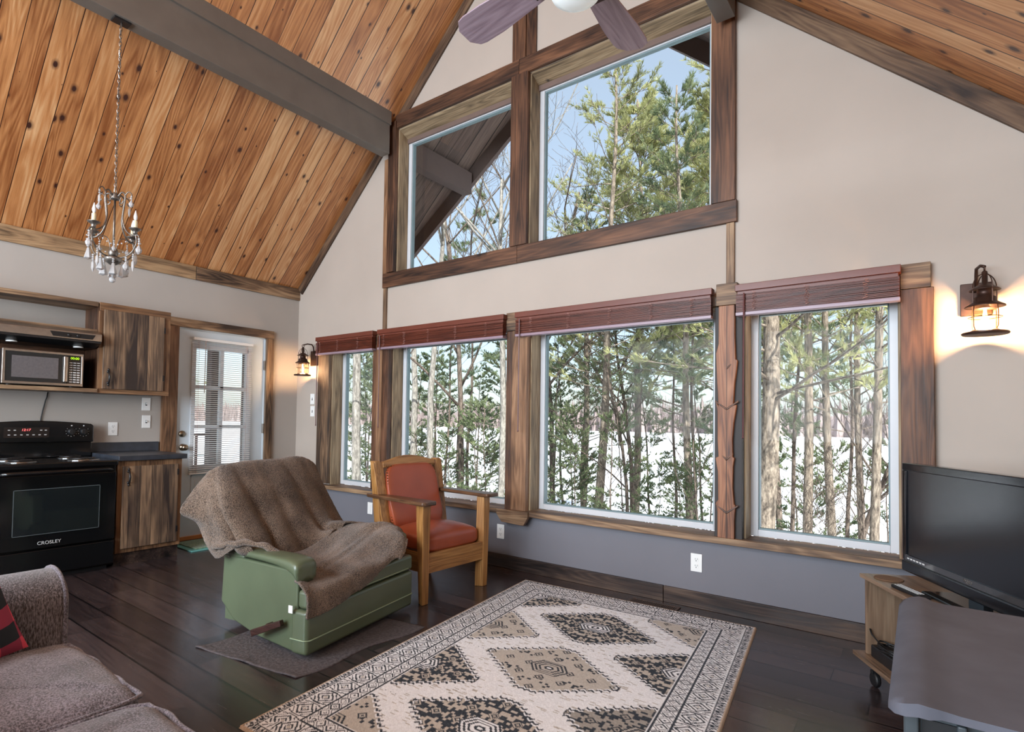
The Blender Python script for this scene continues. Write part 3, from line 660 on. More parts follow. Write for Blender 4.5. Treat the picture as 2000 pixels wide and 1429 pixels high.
# backguard with a softly arched top
m = MB(True)
poly = [(SY0, 0.842), (SY1, 0.842), (SY1, 1.095), (SY1-0.02, 1.112)]+[(SY1-0.02-(SY1-SY0-0.04)*k/12, 1.112+0.022*math.sin(math.pi*k/12)) for k in range(1, 12)]+[(SY0+0.02, 1.112), (SY0, 1.095)]
m.prism(poly, 0.02, 0.085, 'x'); m.build('backguard', M_black, t, bevel=0.006)
poly = [(SY0-0.004, 0.965), (SY1+0.004, 0.965), (SY1+0.004, 1.10), (SY1-0.016, 1.115)]+[(SY1-0.016-(SY1-SY0-0.032)*k/12, 1.115+0.022*math.sin(math.pi*k/12)) for k in range(1, 12)]+[(SY0+0.016, 1.115), (SY0-0.004, 1.10)]
cp = MB(True).prism(poly, 0.085, 0.115, 'x').build('control_panel', M_black, t, bevel=0.008, seg=3)
for y in (-2.19, -2.105, -2.70):
    kb = MB(True).lathe([(0.029, 0), (0.027, 0.012), (0.022, 0.022), (0.018, 0.024)], (0.115, y, 1.05), 20, 'x').box(0.13, 0.147, y-0.005, y+0.005, 1.028, 1.072).build('burner_knob', M_blackm, cp, smooth=False)
    q = MB(True)
    for k in range(9):
        a = math.radians(-220+k*32); q.box(0.1152, 0.1158, y+0.038*math.cos(a)-0.0015, y+0.038*math.cos(a)+0.0015, 1.05+0.038*math.sin(a)-0.002, 1.05+0.038*math.sin(a)+0.002)
    q.build('dial_marks', M_legend, cp)
    MB(True).box(0.1152, 0.1158, y-0.005, y+0.005, 1.095, 1.103).build('dial_label', M_legend, cp)
dp = MB(True).box(0.115, 0.118, -2.625, -2.34, 1.005, 1.085).build('display_panel', plain('display_black', srgb(36, 30, 28), 0.15), cp)
def at(o, v):  # world point -> local of an unrotated child
    return Vector(v)-wloc(o)
text_mesh('12:17', 'clock_digits', 0.026, M_red_led, dp, at(dp, (0.1186, -2.49, 1.065)), RXZ, shear=0.2)
for y, w_, z in [(-2.60+k*0.038, 0.015, 1.024) for k in range(7)]+[(v_, 0.014, 1.060) for v_ in (-2.60, -2.565, -2.40, -2.37)]:
    MB(True).box(0.118, 0.1185, y, y+w_, z, z+0.006).build('button_legend', M_legend, dp)

for (x, y, r_) in ((0.22, -2.22, 0.075), (0.49, -2.22, 0.095), (0.22, -2.60, 0.095), (0.49, -2.60, 0.075)):
    bw = MB(True).lathe([(r_+0.018, 0.843), (r_+0.018, 0.847), (r_+0.006, 0.848), (r_*0.5, 0.8435), (0.02, 0.8432)], (x, y, 0), 28).build('drip_bowl', M_chrome, t, smooth=True)
    pts = []
    for k in range(120):
        a = k/120*4*2*math.pi; rr = 0.018+(r_-0.018)*k/120; pts.append((x+rr*math.cos(a), y+rr*math.sin(a), 0.857))
    MB(True).tube(pts, 0.0045, 6).build('heating_coil', M_blackm, bw, smooth=True)

# base cabinet, worktop
t = thing('base_cabinet', 'dark plank-door base cabinet between the black stove and the door', 'cabinet', (0.3, -1.77, 0))
MB(True).box(0.0, 0.585, -2.018, -1.525, 0.10, 0.828).build('carcass', M_cabframe['z'], t)
MB(True).box(0.02, 0.572, -2.015, -1.528, 0.0, 0.10).build('toe_kick', M_base, t)
m = MB(True); m.box(0.585, 0.603, -2.018, -1.975, 0.10, 0.828); m.box(0.585, 0.603, -1.575, -1.525, 0.10, 0.828); m.box(0.585, 0.603, -1.975, -1.575, 0.765, 0.828); m.box(0.585, 0.603, -1.975, -1.575, 0.10, 0.155)
m.build('face_frame', M_cabframe['z'], t, bevel=0.002)
dr = MB(True).box(0.605, 0.625, -1.985, -1.562, 0.135, 0.785).build('door', M_cab, t, bevel=0.003)
def pull(parent, x, y, z):
    m = MB(True); m.tube([(x, y, z-0.045), (x+0.022, y, z-0.038), (x+0.03, y, z), (x+0.022, y, z+0.038), (x, y, z+0.045)], [0.004, 0.006, 0.008, 0.006, 0.004], 8)
    for s in (-1, 1):
        m.lathe([(0.012, 0), (0.010, 0.004), (0.003, 0.006)], (x, y, z+s*0.045), 10, 'x'); m.sphere((x+0.003, y, z+s*0.062), 0.008, 8, 6, 1.4)
    m.build('handle', M_blackm, parent, smooth=True, label='black wrought iron pull')
pull(dr, 0.625, -1.945, 0.70)
for z in (0.24, 0.72): MB(True).box(0.604, 0.628, -1.572, -1.558, z-0.025, z+0.025).build('hinge', M_blackm, t)
t = thing('worktop', 'dark slate-grey worktop with upstand, on the plank base cabinet', 'worktop', (0.32, -1.76, 0.83))
MB(True).box(0.0, 0.645, -2.025, -1.50, 0.83, 0.87).build('slab', M_counter, t, bevel=0.004)
MB(True).box(0.0, 0.022, -2.025, -1.475, 0.872, 0.952).build('upstand', M_counter, t, bevel=0.002)

# wall cabinet
t = thing('wall_cabinet', 'plank-door wall cabinet right of the microwave, beside the white door', 'cabinet', (0.17, -1.805, 1.37))
MB(True).box(0.0, 0.30, -2.085, -1.53, 1.37, 2.105).build('carcass', M_dark['z'], t)
for ya_, yb_ in ((-2.085, -2.03), (-1.60, -1.53)): MB(True).box(0.30, 0.318, ya_, yb_, 1.37, 2.105).build('frame_stile', M_cabframe['z'], t, bevel=0.002)
for z0_, z1_ in ((2.04, 2.112), (1.368, 1.41)): MB(True).box(0.30, 0.320, -2.085, -1.53, z0_, z1_).build('frame_rail', M_cabframe['y'], t, bevel=0.002)
dr = MB(True).box(0.321, 0.340, -2.055, -1.588, 1.405, 2.055).build('door', M_cab, t, bevel=0.003)
pull(dr, 0.340, -2.015, 1.50)
for z in (1.52, 1.94): MB(True).box(0.320, 0.343, -1.592, -1.580, z-0.025, z+0.025).build('hinge', M_blackm, t)
t = thing('open_shelf', 'open wooden wall shelving that holds the range hood and microwave', 'shelf', (0.15, -2.75, 1.37))
MB(True).box(0.0, 0.305, -3.5, -2.087, 2.075, 2.112).build('top_board', M_trim['y'], t, bevel=0.002)
MB(True).box(0.0, 0.335, -3.5, -2.087, 1.372, 1.402).build('bottom_shelf', M_trim['y'], t, bevel=0.002)
MB(True).box(0.0, 0.305, -3.5, -2.087, 1.868, 1.886).build('middle_shelf', M_trim['y'], t, bevel=0.002)
MB(True).box(0.0, 0.015, -3.5, -2.087, 1.402, 1.868).build('back_panel', M_dark['y'], t)
# range hood
t = thing('range_hood', 'stainless under-shelf range hood above the microwave', 'range hood', (0.2, -2.44, 1.73))
hp = [(0.016, 1.866), (0.016, 1.745), (0.30, 1.745), (0.42, 1.775), (0.42, 1.835), (0.33, 1.866)]
m = MB(True); m.prism([(x, z) for x, z in hp], -2.80, -2.095, 'y'); hb = m.build('hood_body', M_steel, t, bevel=0.004)
m = MB(True); m.prism([(0.02, 1.730), (0.30, 1.730), (0.415, 1.76), (0.415, 1.7735), (0.30, 1.7435), (0.02, 1.7435)], -2.79, -2.10, 'y'); m.build('grease_tray', M_blackm, t)
m = MB(True); m.hexa([(0.4205, -2.42, 1.785), (0.4205, -2.16, 1.785), (0.4225, -2.16, 1.785), (0.4225, -2.42, 1.785), (0.4205, -2.44, 1.822), (0.4205, -2.14, 1.822), (0.4225, -2.14, 1.822), (0.4225, -2.44, 1.822)]); m.build('control_strip', M_blackm, hb)
for y in (-2.32, -2.26): MB(True).lathe([(0.011, 0), (0.010, 0.008), (0.004, 0.01)], (0.4225, y, 1.803), 14, 'x').build('control_knob', M_blackm, hb, smooth=True)
for y in (-2.22, -2.64): MB(True).lathe([(0.035, 1.724), (0.03, 1.732), (0.02, 1.736)], (0.3, y, 0), 20).build('hood_lamp', M_plate, t, smooth=True)
# microwave
t = thing('microwave', 'stainless countertop microwave on the open kitchen shelf', 'microwave', (0.2, -2.44, 1.402))
ya_, yb_ = -2.70, -2.195
MB(True).box(0.03, 0.325, ya_+0.003, yb_-0.003, 1.413, 1.668).build('case', M_blackm, t, bevel=0.004)
fr_ = MB(True)
fr_.box(0.325, 0.352, ya_, yb_, 1.650, 1.670); fr_.box(0.325, 0.352, ya_, yb_, 1.411, 1.432); fr_.box(0.325, 0.352, ya_, ya_+0.018, 1.43, 1.652); fr_.box(0.325, 0.352, yb_-0.014, yb_, 1.43, 1.652)
fr_.build('front_trim', M_steel, t, bevel=0.003)
md = MB(True).box(0.325, 0.348, ya_+0.018, -2.305, 1.432, 1.650).build('door', M_bglass, t)
MB(True).box(0.348, 0.350, ya_+0.055, -2.36, 1.462, 1.622).build('door_window', plain('grey_mesh_window', srgb(98, 94, 96), 0.2, var=0.1, scale=60), md)
MB(True).box(0.349, 0.372, -2.330, -2.302, 1.440, 1.642).build('door_handle', M_steel, md, bevel=0.006)
cp = MB(True).box(0.325, 0.349, -2.300, yb_-0.014, 1.432, 1.650).build('control_panel', M_black, t)
text_mesh('00:00', 'clock_digits', 0.026, M_green_led, cp, at(cp, (0.3495, -2.253, 1.630)), RXZ)
q = MB(True)
for r_ in range(9):
    for c_ in range(3):
        hgt = 0.010 if r_ > 3 else 0.006
        z = 1.598-r_*0.0185; y = -2.288+c_*0.025
        q.box(0.349, 0.3505, y, y+0.020, z-hgt, z)
q.build('keypad', M_legend, cp, bevel=0.001)
m = MB(True)
for y in (ya_+0.05, -2.26):
    for x in (0.07, 0.30): m.cyl((x, y, 1.402), (x, y, 1.413), 0.014)
m.build('feet', M_rubber, t)
MB(True).tube([(0.012, -2.33, 1.370), (0.010, -2.335, 1.33), (0.014, -2.345, 1.30), (0.010, -2.36, 1.22), (0.008, -2.37, 1.15), (0.008, -2.372, 1.05)], 0.0045, 8).build('power_cord', M_rubber, t, smooth=True)

# door mat
t = thing('door_mat', 'teal bordered door mat on the floor in front of the white door', 'mat', (0.33, -0.98, 0))
MB(True).box(0.10, 0.565, -1.40, -0.55, 0.0, 0.008).build('border', M_teal, t, bevel=0.003)
MB(True).box(0.15, 0.515, -1.345, -0.605, 0.008, 0.016).build('pile', M_doormat, t, bevel=0.003)

# ------------------------------------------------------------------ CHANDELIER
def chandelier():
    cx, cy = 1.51, -2.41
    t = thing('chandelier', 'small antique pewter chandelier with candle lights and crystal drops, hung on a chain', 'chandelier', (cx, cy, 2.02))
    P = lambda r_, a, z: (cx+r_*math.cos(a), cy+r_*math.sin(a), z)
    MB(True).box(cx-0.035, cx+0.035, cy-0.05, cy+0.05, 3.742, 3.755).build('ceiling_plate', M_blackm, t, bevel=0.003)
    ch = MB(True); z = 3.742; k = 0
    while z > 2.665:
        L = 0.031; a = math.pi/2*(k % 2)
        pts = [(cx+math.cos(a)*0.0075*math.cos(u), cy+math.sin(a)*0.0075*math.cos(u), z-L/2+0.5*L*math.sin(u)) for u in [i*math.pi/5 for i in range(10)]]
        ch.tube(pts, 0.0019, 5, closed=True); z -= 0.0245; k += 1
    ch.build('chain', M_pewter, t)
    MB(True).tube([(cx+0.006*math.sin(k*0.9), cy+0.006*math.cos(k*0.9), 3.742-(3.742-2.63)*k/60) for k in range(61)], 0.0018, 5).build('lamp_wire', M_steel, t)
    m = MB(True); m.tube([(cx-0.02, cy, 2.615), (cx-0.018, cy, 2.64), (cx, cy, 2.668), (cx+0.018, cy, 2.64), (cx+0.02, cy, 2.615)], 0.003, 6)
    m.lathe([(0.006, 2.575), (0.024, 2.58), (0.028, 2.59), (0.021, 2.602), (0.028, 2.612), (0.012, 2.622), (0.006, 2.624)], (cx, cy, 0), 20)
    m.build('top_cap', M_pewter, t, smooth=True)
    m = MB(True); m.cyl((cx, cy, 2.25), (cx, cy, 2.58), 0.0065); m.lathe([(0.008, 2.20), (0.024, 2.21), (0.03, 2.235), (0.022, 2.26), (0.008, 2.27)], (cx, cy, 0), 18); m.build('stem', M_pewter, t, smooth=True)
    m = MB(True); m.lathe([(0.003, 2.135), (0.008, 2.14), (0.006, 2.15), (0.02, 2.158), (0.042, 2.175), (0.052, 2.195), (0.05, 2.203), (0.012, 2.205)], (cx, cy, 0), 24); m.build('bottom_bowl', M_pewter, t, smooth=True)
    def bez(pts, n=28):
        out = []
        P_ = [Vector(p) for p in pts]; P_ = [P_[0]]+P_+[P_[-1]]
        for i in range(1, len(P_)-2):
            for k in range(n//max(1, len(P_)-3)+1):
                s = k/(n//max(1, len(P_)-3)+1); a, b_, c, d_ = P_[i-1], P_[i], P_[i+1], P_[i+2]
                out.append(0.5*((2*b_)+(-a+c)*s+(2*a-5*b_+4*c-d_)*s*s+(-a+3*b_-3*c+d_)*s**3))
        out.append(P_[-1]); return out
    def drop(parent, x, y, ztop, kind, n=3, s=1.0):
        m = MB(True); z = ztop
        for k in range(n): m.sphere((x, y, z-0.007), 0.0062*s, 8, 6); z -= 0.0145
        if kind == 'ball': m.sphere((x, y, z-0.017), 0.019*s, 12, 8)
        elif kind == 'spear': m.lathe([(0.001, -0.062*s), (0.008*s, -0.04*s), (0.0075*s, -0.012*s), (0.002, 0)], (x, y, z), 6)
        elif kind == 'kite': m.lathe([(0.006, -0.062*s), (0.019*s, -0.056*s), (0.017*s, -0.046*s), (0.006*s, -0.004), (0.002, 0)], (x, y, z), 6)
        else:
            m.lathe([(0.002, -0.048*s), (0.013*s, -0.038*s), (0.016*s, -0.026*s), (0.006*s, -0.01), (0.002, 0)], (x, y, z), 8)
        m.build('crystal_drop', M_crystal, parent)
    kinds = ['pear', 'spear', 'kite', 'pear']
    for k in range(4):
        a = math.radians(28+90*k)
        arm = MB(True)
        arm.tube(bez([P(0.022, a, 2.60), P(0.05, a, 2.625), P(0.075, a, 2.60), P(0.066, a, 2.52), P(0.06, a, 2.45), P(0.085, a, 2.38), P(0.13, a, 2.345), P(0.175, a, 2.342), P(0.185, a, 2.325)], 40), 0.0052, 7)
        arm.tube(bez([P(0.16, a, 2.342), P(0.165, a, 2.29), P(0.135, a, 2.235), P(0.08, a, 2.205), P(0.02, a, 2.20)], 24), 0.0045, 7)
        arm.tube(bez([P(0.07, a, 2.60), P(0.098, a, 2.625), P(0.122, a, 2.605), P(0.112, a, 2.58), P(0.098, a, 2.592)], 20), 0.0036, 6)
        arm.tube(bez([P(0.045, a, 2.59), P(0.035, a, 2.565), P(0.05, a, 2.552), P(0.062, a, 2.57)], 16), 0.0032, 6)
        am = arm.build('arm', M_pewter, t, smooth=True)
        x, y, _ = P(0.155, a, 0)
        bo = MB(True)
        n_ = 24
        bo.lathe([(0.006, 2.345), (0.014, 2.352), (0.012, 2.362), (0.02, 2.37), (0.034, 2.38), (0.036, 2.384), (0.018, 2.378), (0.012, 2.38)], (x, y, 0), n_)
        bo.build('candle_cup', M_pewter, am, smooth=True)
        MB(True).lathe([(0.0125, 2.378), (0.0125, 2.432), (0.009, 2.436), (0.003, 2.436)], (x, y, 0), 16).build('candle_sleeve', M_candle, am, smooth=True)
        MB(True).lathe([(0.005, 2.436), (0.0105, 2.448), (0.0115, 2.462), (0.007, 2.482), (0.002, 2.502)], (x, y, 0), 14).build('candle_bulb', plain('clear_bulb%d' % k, srgb(236, 238, 240), 0.08, spec=0.8), am, smooth=True)
        x, y, _ = P(0.186, a, 0); drop(am, x, y, 2.322, kinds[k], 3, 1.25)
        x, y, _ = P(0.12, a, 0); drop(am, x, y, 2.60, 'spear' if k % 2 else 'pear', 2)
        x, y, _ = P(0.135, a+0.1, 0); drop(am, x, y, 2.23, 'spear', 3, 1.2)
        x, y, _ = P(0.095, a, 0); drop(am, x, y, 2.205, 'kite' if k % 2 else 'pear', 2, 1.25)
        a2 = a+math.pi/4
        sc = MB(True); sc.tube(bez([P(0.015, a2, 2.255), P(0.03, a2, 2.32), P(0.06, a2, 2.335), P(0.08, a2, 2.315), P(0.068, a2, 2.298)], 20), 0.003, 6)
        so = sc.build('scroll', M_pewter, t, smooth=True); x, y, _ = P(0.075, a2, 0); drop(so, x, y, 2.30, 'pear', 2, 0.9)
        m = MB(True)
        for q_ in range(9):
            s = q_/8; aa = a+0.25+s*(math.pi/2-0.5); r_ = 0.165-0.03*math.sin(math.pi*s); m.sphere(P(r_, aa, 2.30-0.045*math.sin(math.pi*s)), 0.0055, 6, 5)
        m.build('bead_swag', M_crystal, t)
        x, y, _ = P(0.05, a2, 0); drop(t, x, y, 2.19, 'kite', 2, 1.3)
    drop(t, cx, cy, 2.135, 'ball', 4, 1.0)
chandelier()

# ------------------------------------------------------------------ WALL LANTERNS
def lantern(x, label, power, s=1.0):
    t = thing('wall_lantern', label, 'wall lamp', (x, 0, 1.63))
    side = 1
    bxp = x+ (0.045 if x < 1 else -0.025)
    MB(True).box(bxp-0.062, bxp+0.062, -0.022, 0.0, 1.765, 1.93).build('back_plate', M_bronze, t, bevel=0.004)
    bx = bxp
    ax_ = x
    m = MB(True); m.tube([(bx, -0.02, 1.90), (bx, -0.03, 1.97), (bx, -0.05, 1.995), (bx*0.5+ax_*0.5, -0.09, 2.0), (ax_, -0.13, 1.985)], 0.0075, 8)
    m.tube([(ax_, -0.13+0.014*math.cos(u), 1.975+0.014*math.sin(u)) for u in [i*math.pi/6 for i in range(12)]], 0.0035, 6, closed=True)
    m.build('arm', M_bronze, t, smooth=True)
    c = (ax_, -0.13)
    m = MB(True); m.lathe([(0.006, 1.965), (0.012, 1.958), (0.012, 1.90), (0.03, 1.892), (0.058, 1.872), (0.060, 1.868), (0.03, 1.876), (0.032, 1.838), (0.045, 1.832), (0.046, 1.812), (0.062, 1.80), (0.076, 1.792), (0.078, 1.786), (0.05, 1.79), (0.048, 1.776)], (c[0], c[1], 0), 28)
    m.build('hood_cap', M_bronze, t, smooth=True)
    m = MB(True)
    for i in range(14): pass
    prof = [(0.050, 1.68), (0.053, 1.70), (0.053, 1.755), (0.047, 1.778)]
    m2 = MB(True); n_ = 28
    for (r_, h_) in prof: pass
    vs = []; fs = []
    for r_, h_ in prof:
        for i in range(n_): vs.append((c[0]+r_*math.cos(2*math.pi*i/n_), c[1]+r_*math.sin(2*math.pi*i/n_), h_))
    for j in range(len(prof)-1):
        for i in range(n_): fs.append((j*n_+i, j*n_+(i+1) % n_, (j+1)*n_+(i+1) % n_, (j+1)*n_+i))
    m2.add(vs, fs); m2.build('glass_chimney', M_lampglass, t, smooth=True)
    m = MB(True)
    for r_, z_ in ((0.064, 1.735),): m.tube([(c[0]+r_*math.cos(u), c[1]+r_*math.sin(u), z_) for u in [i*math.pi/14 for i in range(28)]], 0.0022, 5, closed=True)
    for k in range(4):
        a = math.pi/4+k*math.pi/2
        m.tube([(c[0]+r_*math.cos(a), c[1]+r_*math.sin(a), z_) for r_, z_ in ((0.055, 1.672), (0.063, 1.69), (0.064, 1.76), (0.06, 1.79))], 0.0022, 5)
    m.build('wire_guard', M_bronze, t)
    m = MB(True)
    for a in (0.5, 0.5+math.pi/2):
        m.tube([(c[0]+math.cos(a)*0.052*math.cos(u), c[1]+math.sin(a)*0.052*math.cos(u), 1.88+0.07*math.sin(u)) for u in [i*math.pi/12 for i in range(13)]], 0.0025, 5)
        for s_ in (-1, 1): m.cyl((c[0]+s_*math.cos(a)*0.052, c[1]+s_*math.sin(a)*0.052, 1.79), (c[0]+s_*math.cos(a)*0.052, c[1]+s_*math.sin(a)*0.052, 1.88), 0.0025, n=6)
    m.build('bail_wires', M_bronze, t)
    m = MB(True); m.lathe([(0.004, 1.655), (0.088, 1.650), (0.092, 1.656), (0.088, 1.662), (0.058, 1.668), (0.05, 1.676), (0.02, 1.68)], (c[0], c[1], 0), 32); m.build('base_dish', M_bronze, t, smooth=True)
    MB(True).lathe([(0.006, 1.69), (0.012, 1.70), (0.013, 1.73), (0.007, 1.755), (0.006, 1.775)], (c[0], c[1], 0), 14).build('bulb', M_white_emit, t, smooth=True)
    l = light('lantern_bulb_light', 'POINT', (c[0], c[1], 1.72), power, (1.0, 0.64, 0.36), radius=0.028)
lantern(0.285, 'small lit ship-style wall lantern in the far corner beside the narrow window', 14.0)
lantern(5.865, 'large lit ship-style wall lantern on the wall right of the windows above the television', 42.0)

# ------------------------------------------------------------------ CEILING FAN
def fan():
    cx, cy = 4.65, -2.06; zb = 2.83
    t = thing('ceiling_fan', 'ceiling fan with wood blades coloured with lavender window sheen and a white glass light', 'ceiling fan', (cx, cy, 2.66))
    m = MB(True); m.lathe([(0.05, 3.70), (0.06, 3.754), (0.02, 3.754)], (cx, cy, 0), 24); m.cyl((cx, cy, 2.95), (cx, cy, 3.72), 0.012); m.build('downrod', M_bronze, t, smooth=True)
    m = MB(True); m.lathe([(0.03, 2.97), (0.07, 2.955), (0.115, 2.92), (0.12, 2.86), (0.10, 2.83), (0.06, 2.82), (0.055, 2.79)], (cx, cy, 0), 32); m.build('motor_housing', M_bronze, t, smooth=True)
    m = MB(True); m.lathe([(0.01, 2.682), (0.05, 2.688), (0.085, 2.71), (0.103, 2.745), (0.105, 2.785), (0.09, 2.79)], (cx, cy, 0), 36); m.build('light_dome', M_dome, t, smooth=True)
    for k in range(5):
        a = math.radians(92.0+72*k)
        if k == 1: a = math.radians(173.5)
        if k == 2: a = math.radians(243)
        if k == 3: a = math.radians(299)
        if k == 4: a = math.radians(352+0)+0
        ca, sa = math.cos(a), math.sin(a)
        out = []
        L0, L1 = 0.13, 0.572
        N = 14
        top, bot = [], []
        for i in range(N+1):
            s = i/N; r_ = L0+(L1-L0)*s
            w_ = 0.050+0.026*min(1, s*1.6)
            if s > 0.86: w_ *= math.sqrt(max(0.0, 1-((s-0.86)/0.145)**2))*0.75+0.25
            top.append((r_, w_)); bot.append((r_, -w_))
        poly = top+bot[::-1]
        m = MB(True); vs = []
        for th_ in (-0.003, 0.003):
            for r_, w_ in poly:
                tilt = 0.19; z = zb+w_*math.sin(tilt)+th_; ww = w_*math.cos(tilt)
                vs.append((cx+r_*ca-ww*sa, cy+r_*sa+ww*ca, z))
        n_ = len(poly); fs = [tuple(range(n_-1, -1, -1)), tuple(range(n_, 2*n_))]+[(i, (i+1) % n_, (i+1) % n_+n_, i+n_) for i in range(n_)]
        # local frame so that the grain runs along the blade
        bl = MB(); bl.add([((x-cx)*ca+(y-cy)*sa, -(x-cx)*sa+(y-cy)*ca, z-2.66) for x, y, z in vs], fs)
        o = bl.build('blade', M_fanblade, t, bevel=0.0015); o.rotation_euler = (0, 0, a)
        br = MB(); br.hexa([(0.05, -0.015, 0.155), (0.2, -0.03, 0.147), (0.2, 0.03, 0.147), (0.05, 0.015, 0.155), (0.05, -0.015, 0.17), (0.2, -0.03, 0.152), (0.2, 0.03, 0.152), (0.05, 0.015, 0.17)])
        bo = br.build('blade_bracket', M_bronze, t, bevel=0.002); bo.rotation_euler = (0, 0, a)
fan()

# ------------------------------------------------------------------ RECLINER
RR = thing('recliner', 'green vinyl recliner rocker half covered by a brown fleece throw', 'recliner', (2.727, -1.753, 0.008), math.radians(10.5))
def hw(x): return 0.45+0.19*(x-0.40)          # the body tapers towards the back
m = MB()
for s in (-1, 1):
    prof_ = [(-0.36, 0.13), (-0.22, 0.05), (0.0, 0.022), (0.37, 0.022), (0.37, 0.425), (-0.34, 0.40)]
    n_ = len(prof_); q = MB()
    vs = [(x, s*hw(x), z) for x, z in prof_]+[(x, s*(hw(x)-0.09), z) for x, z in prof_]
    q.add(vs, [tuple(range(n_)), tuple(range(2*n_-1, n_-1, -1))]+[(i, i+n_, (i+1) % n_+n_, (i+1) % n_) for i in range(n_)])
    q.build('side_panel', M_green, RR, bevel=0.012, seg=3)
    q = MB()
    st = [(-0.37, 0.055, 0.405, 0.440), (-0.2, 0.06, 0.415, 0.455), (0.1, 0.066, 0.428, 0.472), (0.30, 0.074, 0.425, 0.482), (0.375, 0.076, 0.385, 0.478), (0.392, 0.072, 0.34, 0.462)]
    vs = []; fs = []; K = 12
    for x, w_, z0, z1 in st:
        for i in range(K):
            a = 2*math.pi*i/K; ca, sa = math.cos(a), math.sin(a)
            ca = math.copysign(abs(ca)**0.45, ca); sa = math.copysign(abs(sa)**0.55, sa)
            vs.append((x, s*(hw(x)-0.045)+w_*ca, (z0+z1)/2+(z1-z0)/2*sa))
    for j in range(len(st)-1):
        for i in range(K): fs.append((j*K+i, j*K+(i+1) % K, (j+1)*K+(i+1) % K, (j+1)*K+i))
    fs += [tuple(range(K-1, -1, -1)), tuple(range((len(st)-1)*K, len(st)*K))]
    q.add(vs, fs); q.build('arm_pad', M_green, RR, smooth=True, subsurf=1)
m = MB(); m.box(-0.34, 0.36, -0.29, 0.29, 0.03, 0.24); m.build('inner_base', M_green, RR)
def puffy(x0, x1, y0, y1, z0, z1, r=0.04, nx=14, ny=18, crown=0.02, fn=None):
    q = MB(); cx, cy, cz = (x0+x1)/2, (y0+y1)/2, (z0+z1)/2; a, b_, c = (x1-x0)/2, (y1-y0)/2, (z1-z0)/2
    e = 0.28
    def sp(v, p): return math.copysign(abs(v)**p, v)
    NU, NV = 48, 24
    vs = []; fs = []
    for j in range(NV+1):
        ph = -math.pi/2+math.pi*j/NV
        for i in range(NU):
            th = 2*math.pi*i/NU
            x = cx+a*sp(math.cos(ph), e)*sp(math.cos(th), e*0.8); y = cy+b_*sp(math.cos(ph), e)*sp(math.sin(th), e*0.8); z = cz+c*sp(math.sin(ph), 0.55)
            u, v = (x-cx)/a, (y-cy)/b_
            z += crown*(1-u*u)*(1-v*v)*(1 if ph > 0 else 0)
            p = (x, y, z)
            vs.append(fn(p) if fn else p)
    for j in range(NV):
        for i in range(NU): fs.append((j*NU+i, j*NU+(i+1) % NU, (j+1)*NU+(i+1) % NU, (j+1)*NU+i))
    q.add(vs, fs); return q
MB().box(0.335, 0.446, -0.456, 0.456, 0.022, 0.240).build('footrest', M_green, RR, bevel=0.022, seg=4)
fp = [(0.449, -0.44+0.88*k/20, 0.098) for k in range(21)]
MB().tube([(0.34, -0.459, 0.098), (0.428, -0.459, 0.098)]+fp+[(0.428, 0.459, 0.098), (0.34, 0.459, 0.098)], 0.0035, 6).build('footrest_piping', M_pipe, RR, smooth=True)
MB().prism([(-0.2, -0.33), (0.375, -0.33), (0.375, -0.452), (0.446, -0.452), (0.446, 0.452), (0.375, 0.452), (0.375, 0.33), (-0.2, 0.33)], 0.246, 0.338, 'z').build('seat_cushion', M_green, RR, bevel=0.02, seg=4)
MB().tube([(0.447, -0.40+0.8*k/20, 0.262) for k in range(21)], 0.003, 6).build('cushion_piping', M_pipe, RR, smooth=True)
def backfn(p):
    x, y, z = p; return (x-0.30*(z-0.30)/0.55, y, z)
puffy(-0.24, -0.08, -0.335, 0.335, 0.26, 0.885, crown=0, fn=backfn).build('backrest', M_green, RR, smooth=True)
lv = MB(); lv.cyl((0.16, -0.40, 0.12), (0.16, -0.445, 0.12), 0.012); lv.hexa([(0.07, -0.462, 0.055), (0.29, -0.475, 0.150), (0.29, -0.448, 0.150), (0.07, -0.442, 0.055), (0.06, -0.462, 0.088), (0.28, -0.475, 0.178), (0.28, -0.448, 0.178), (0.06, -0.442, 0.088)])
lv.build('recline_lever', wood('dark_lever_wood', srgb(30, 18, 16), srgb(58, 34, 30), srgb(84, 54, 46), 'x', rough=0.3), RR, bevel=0.004, label='dark wooden lever')

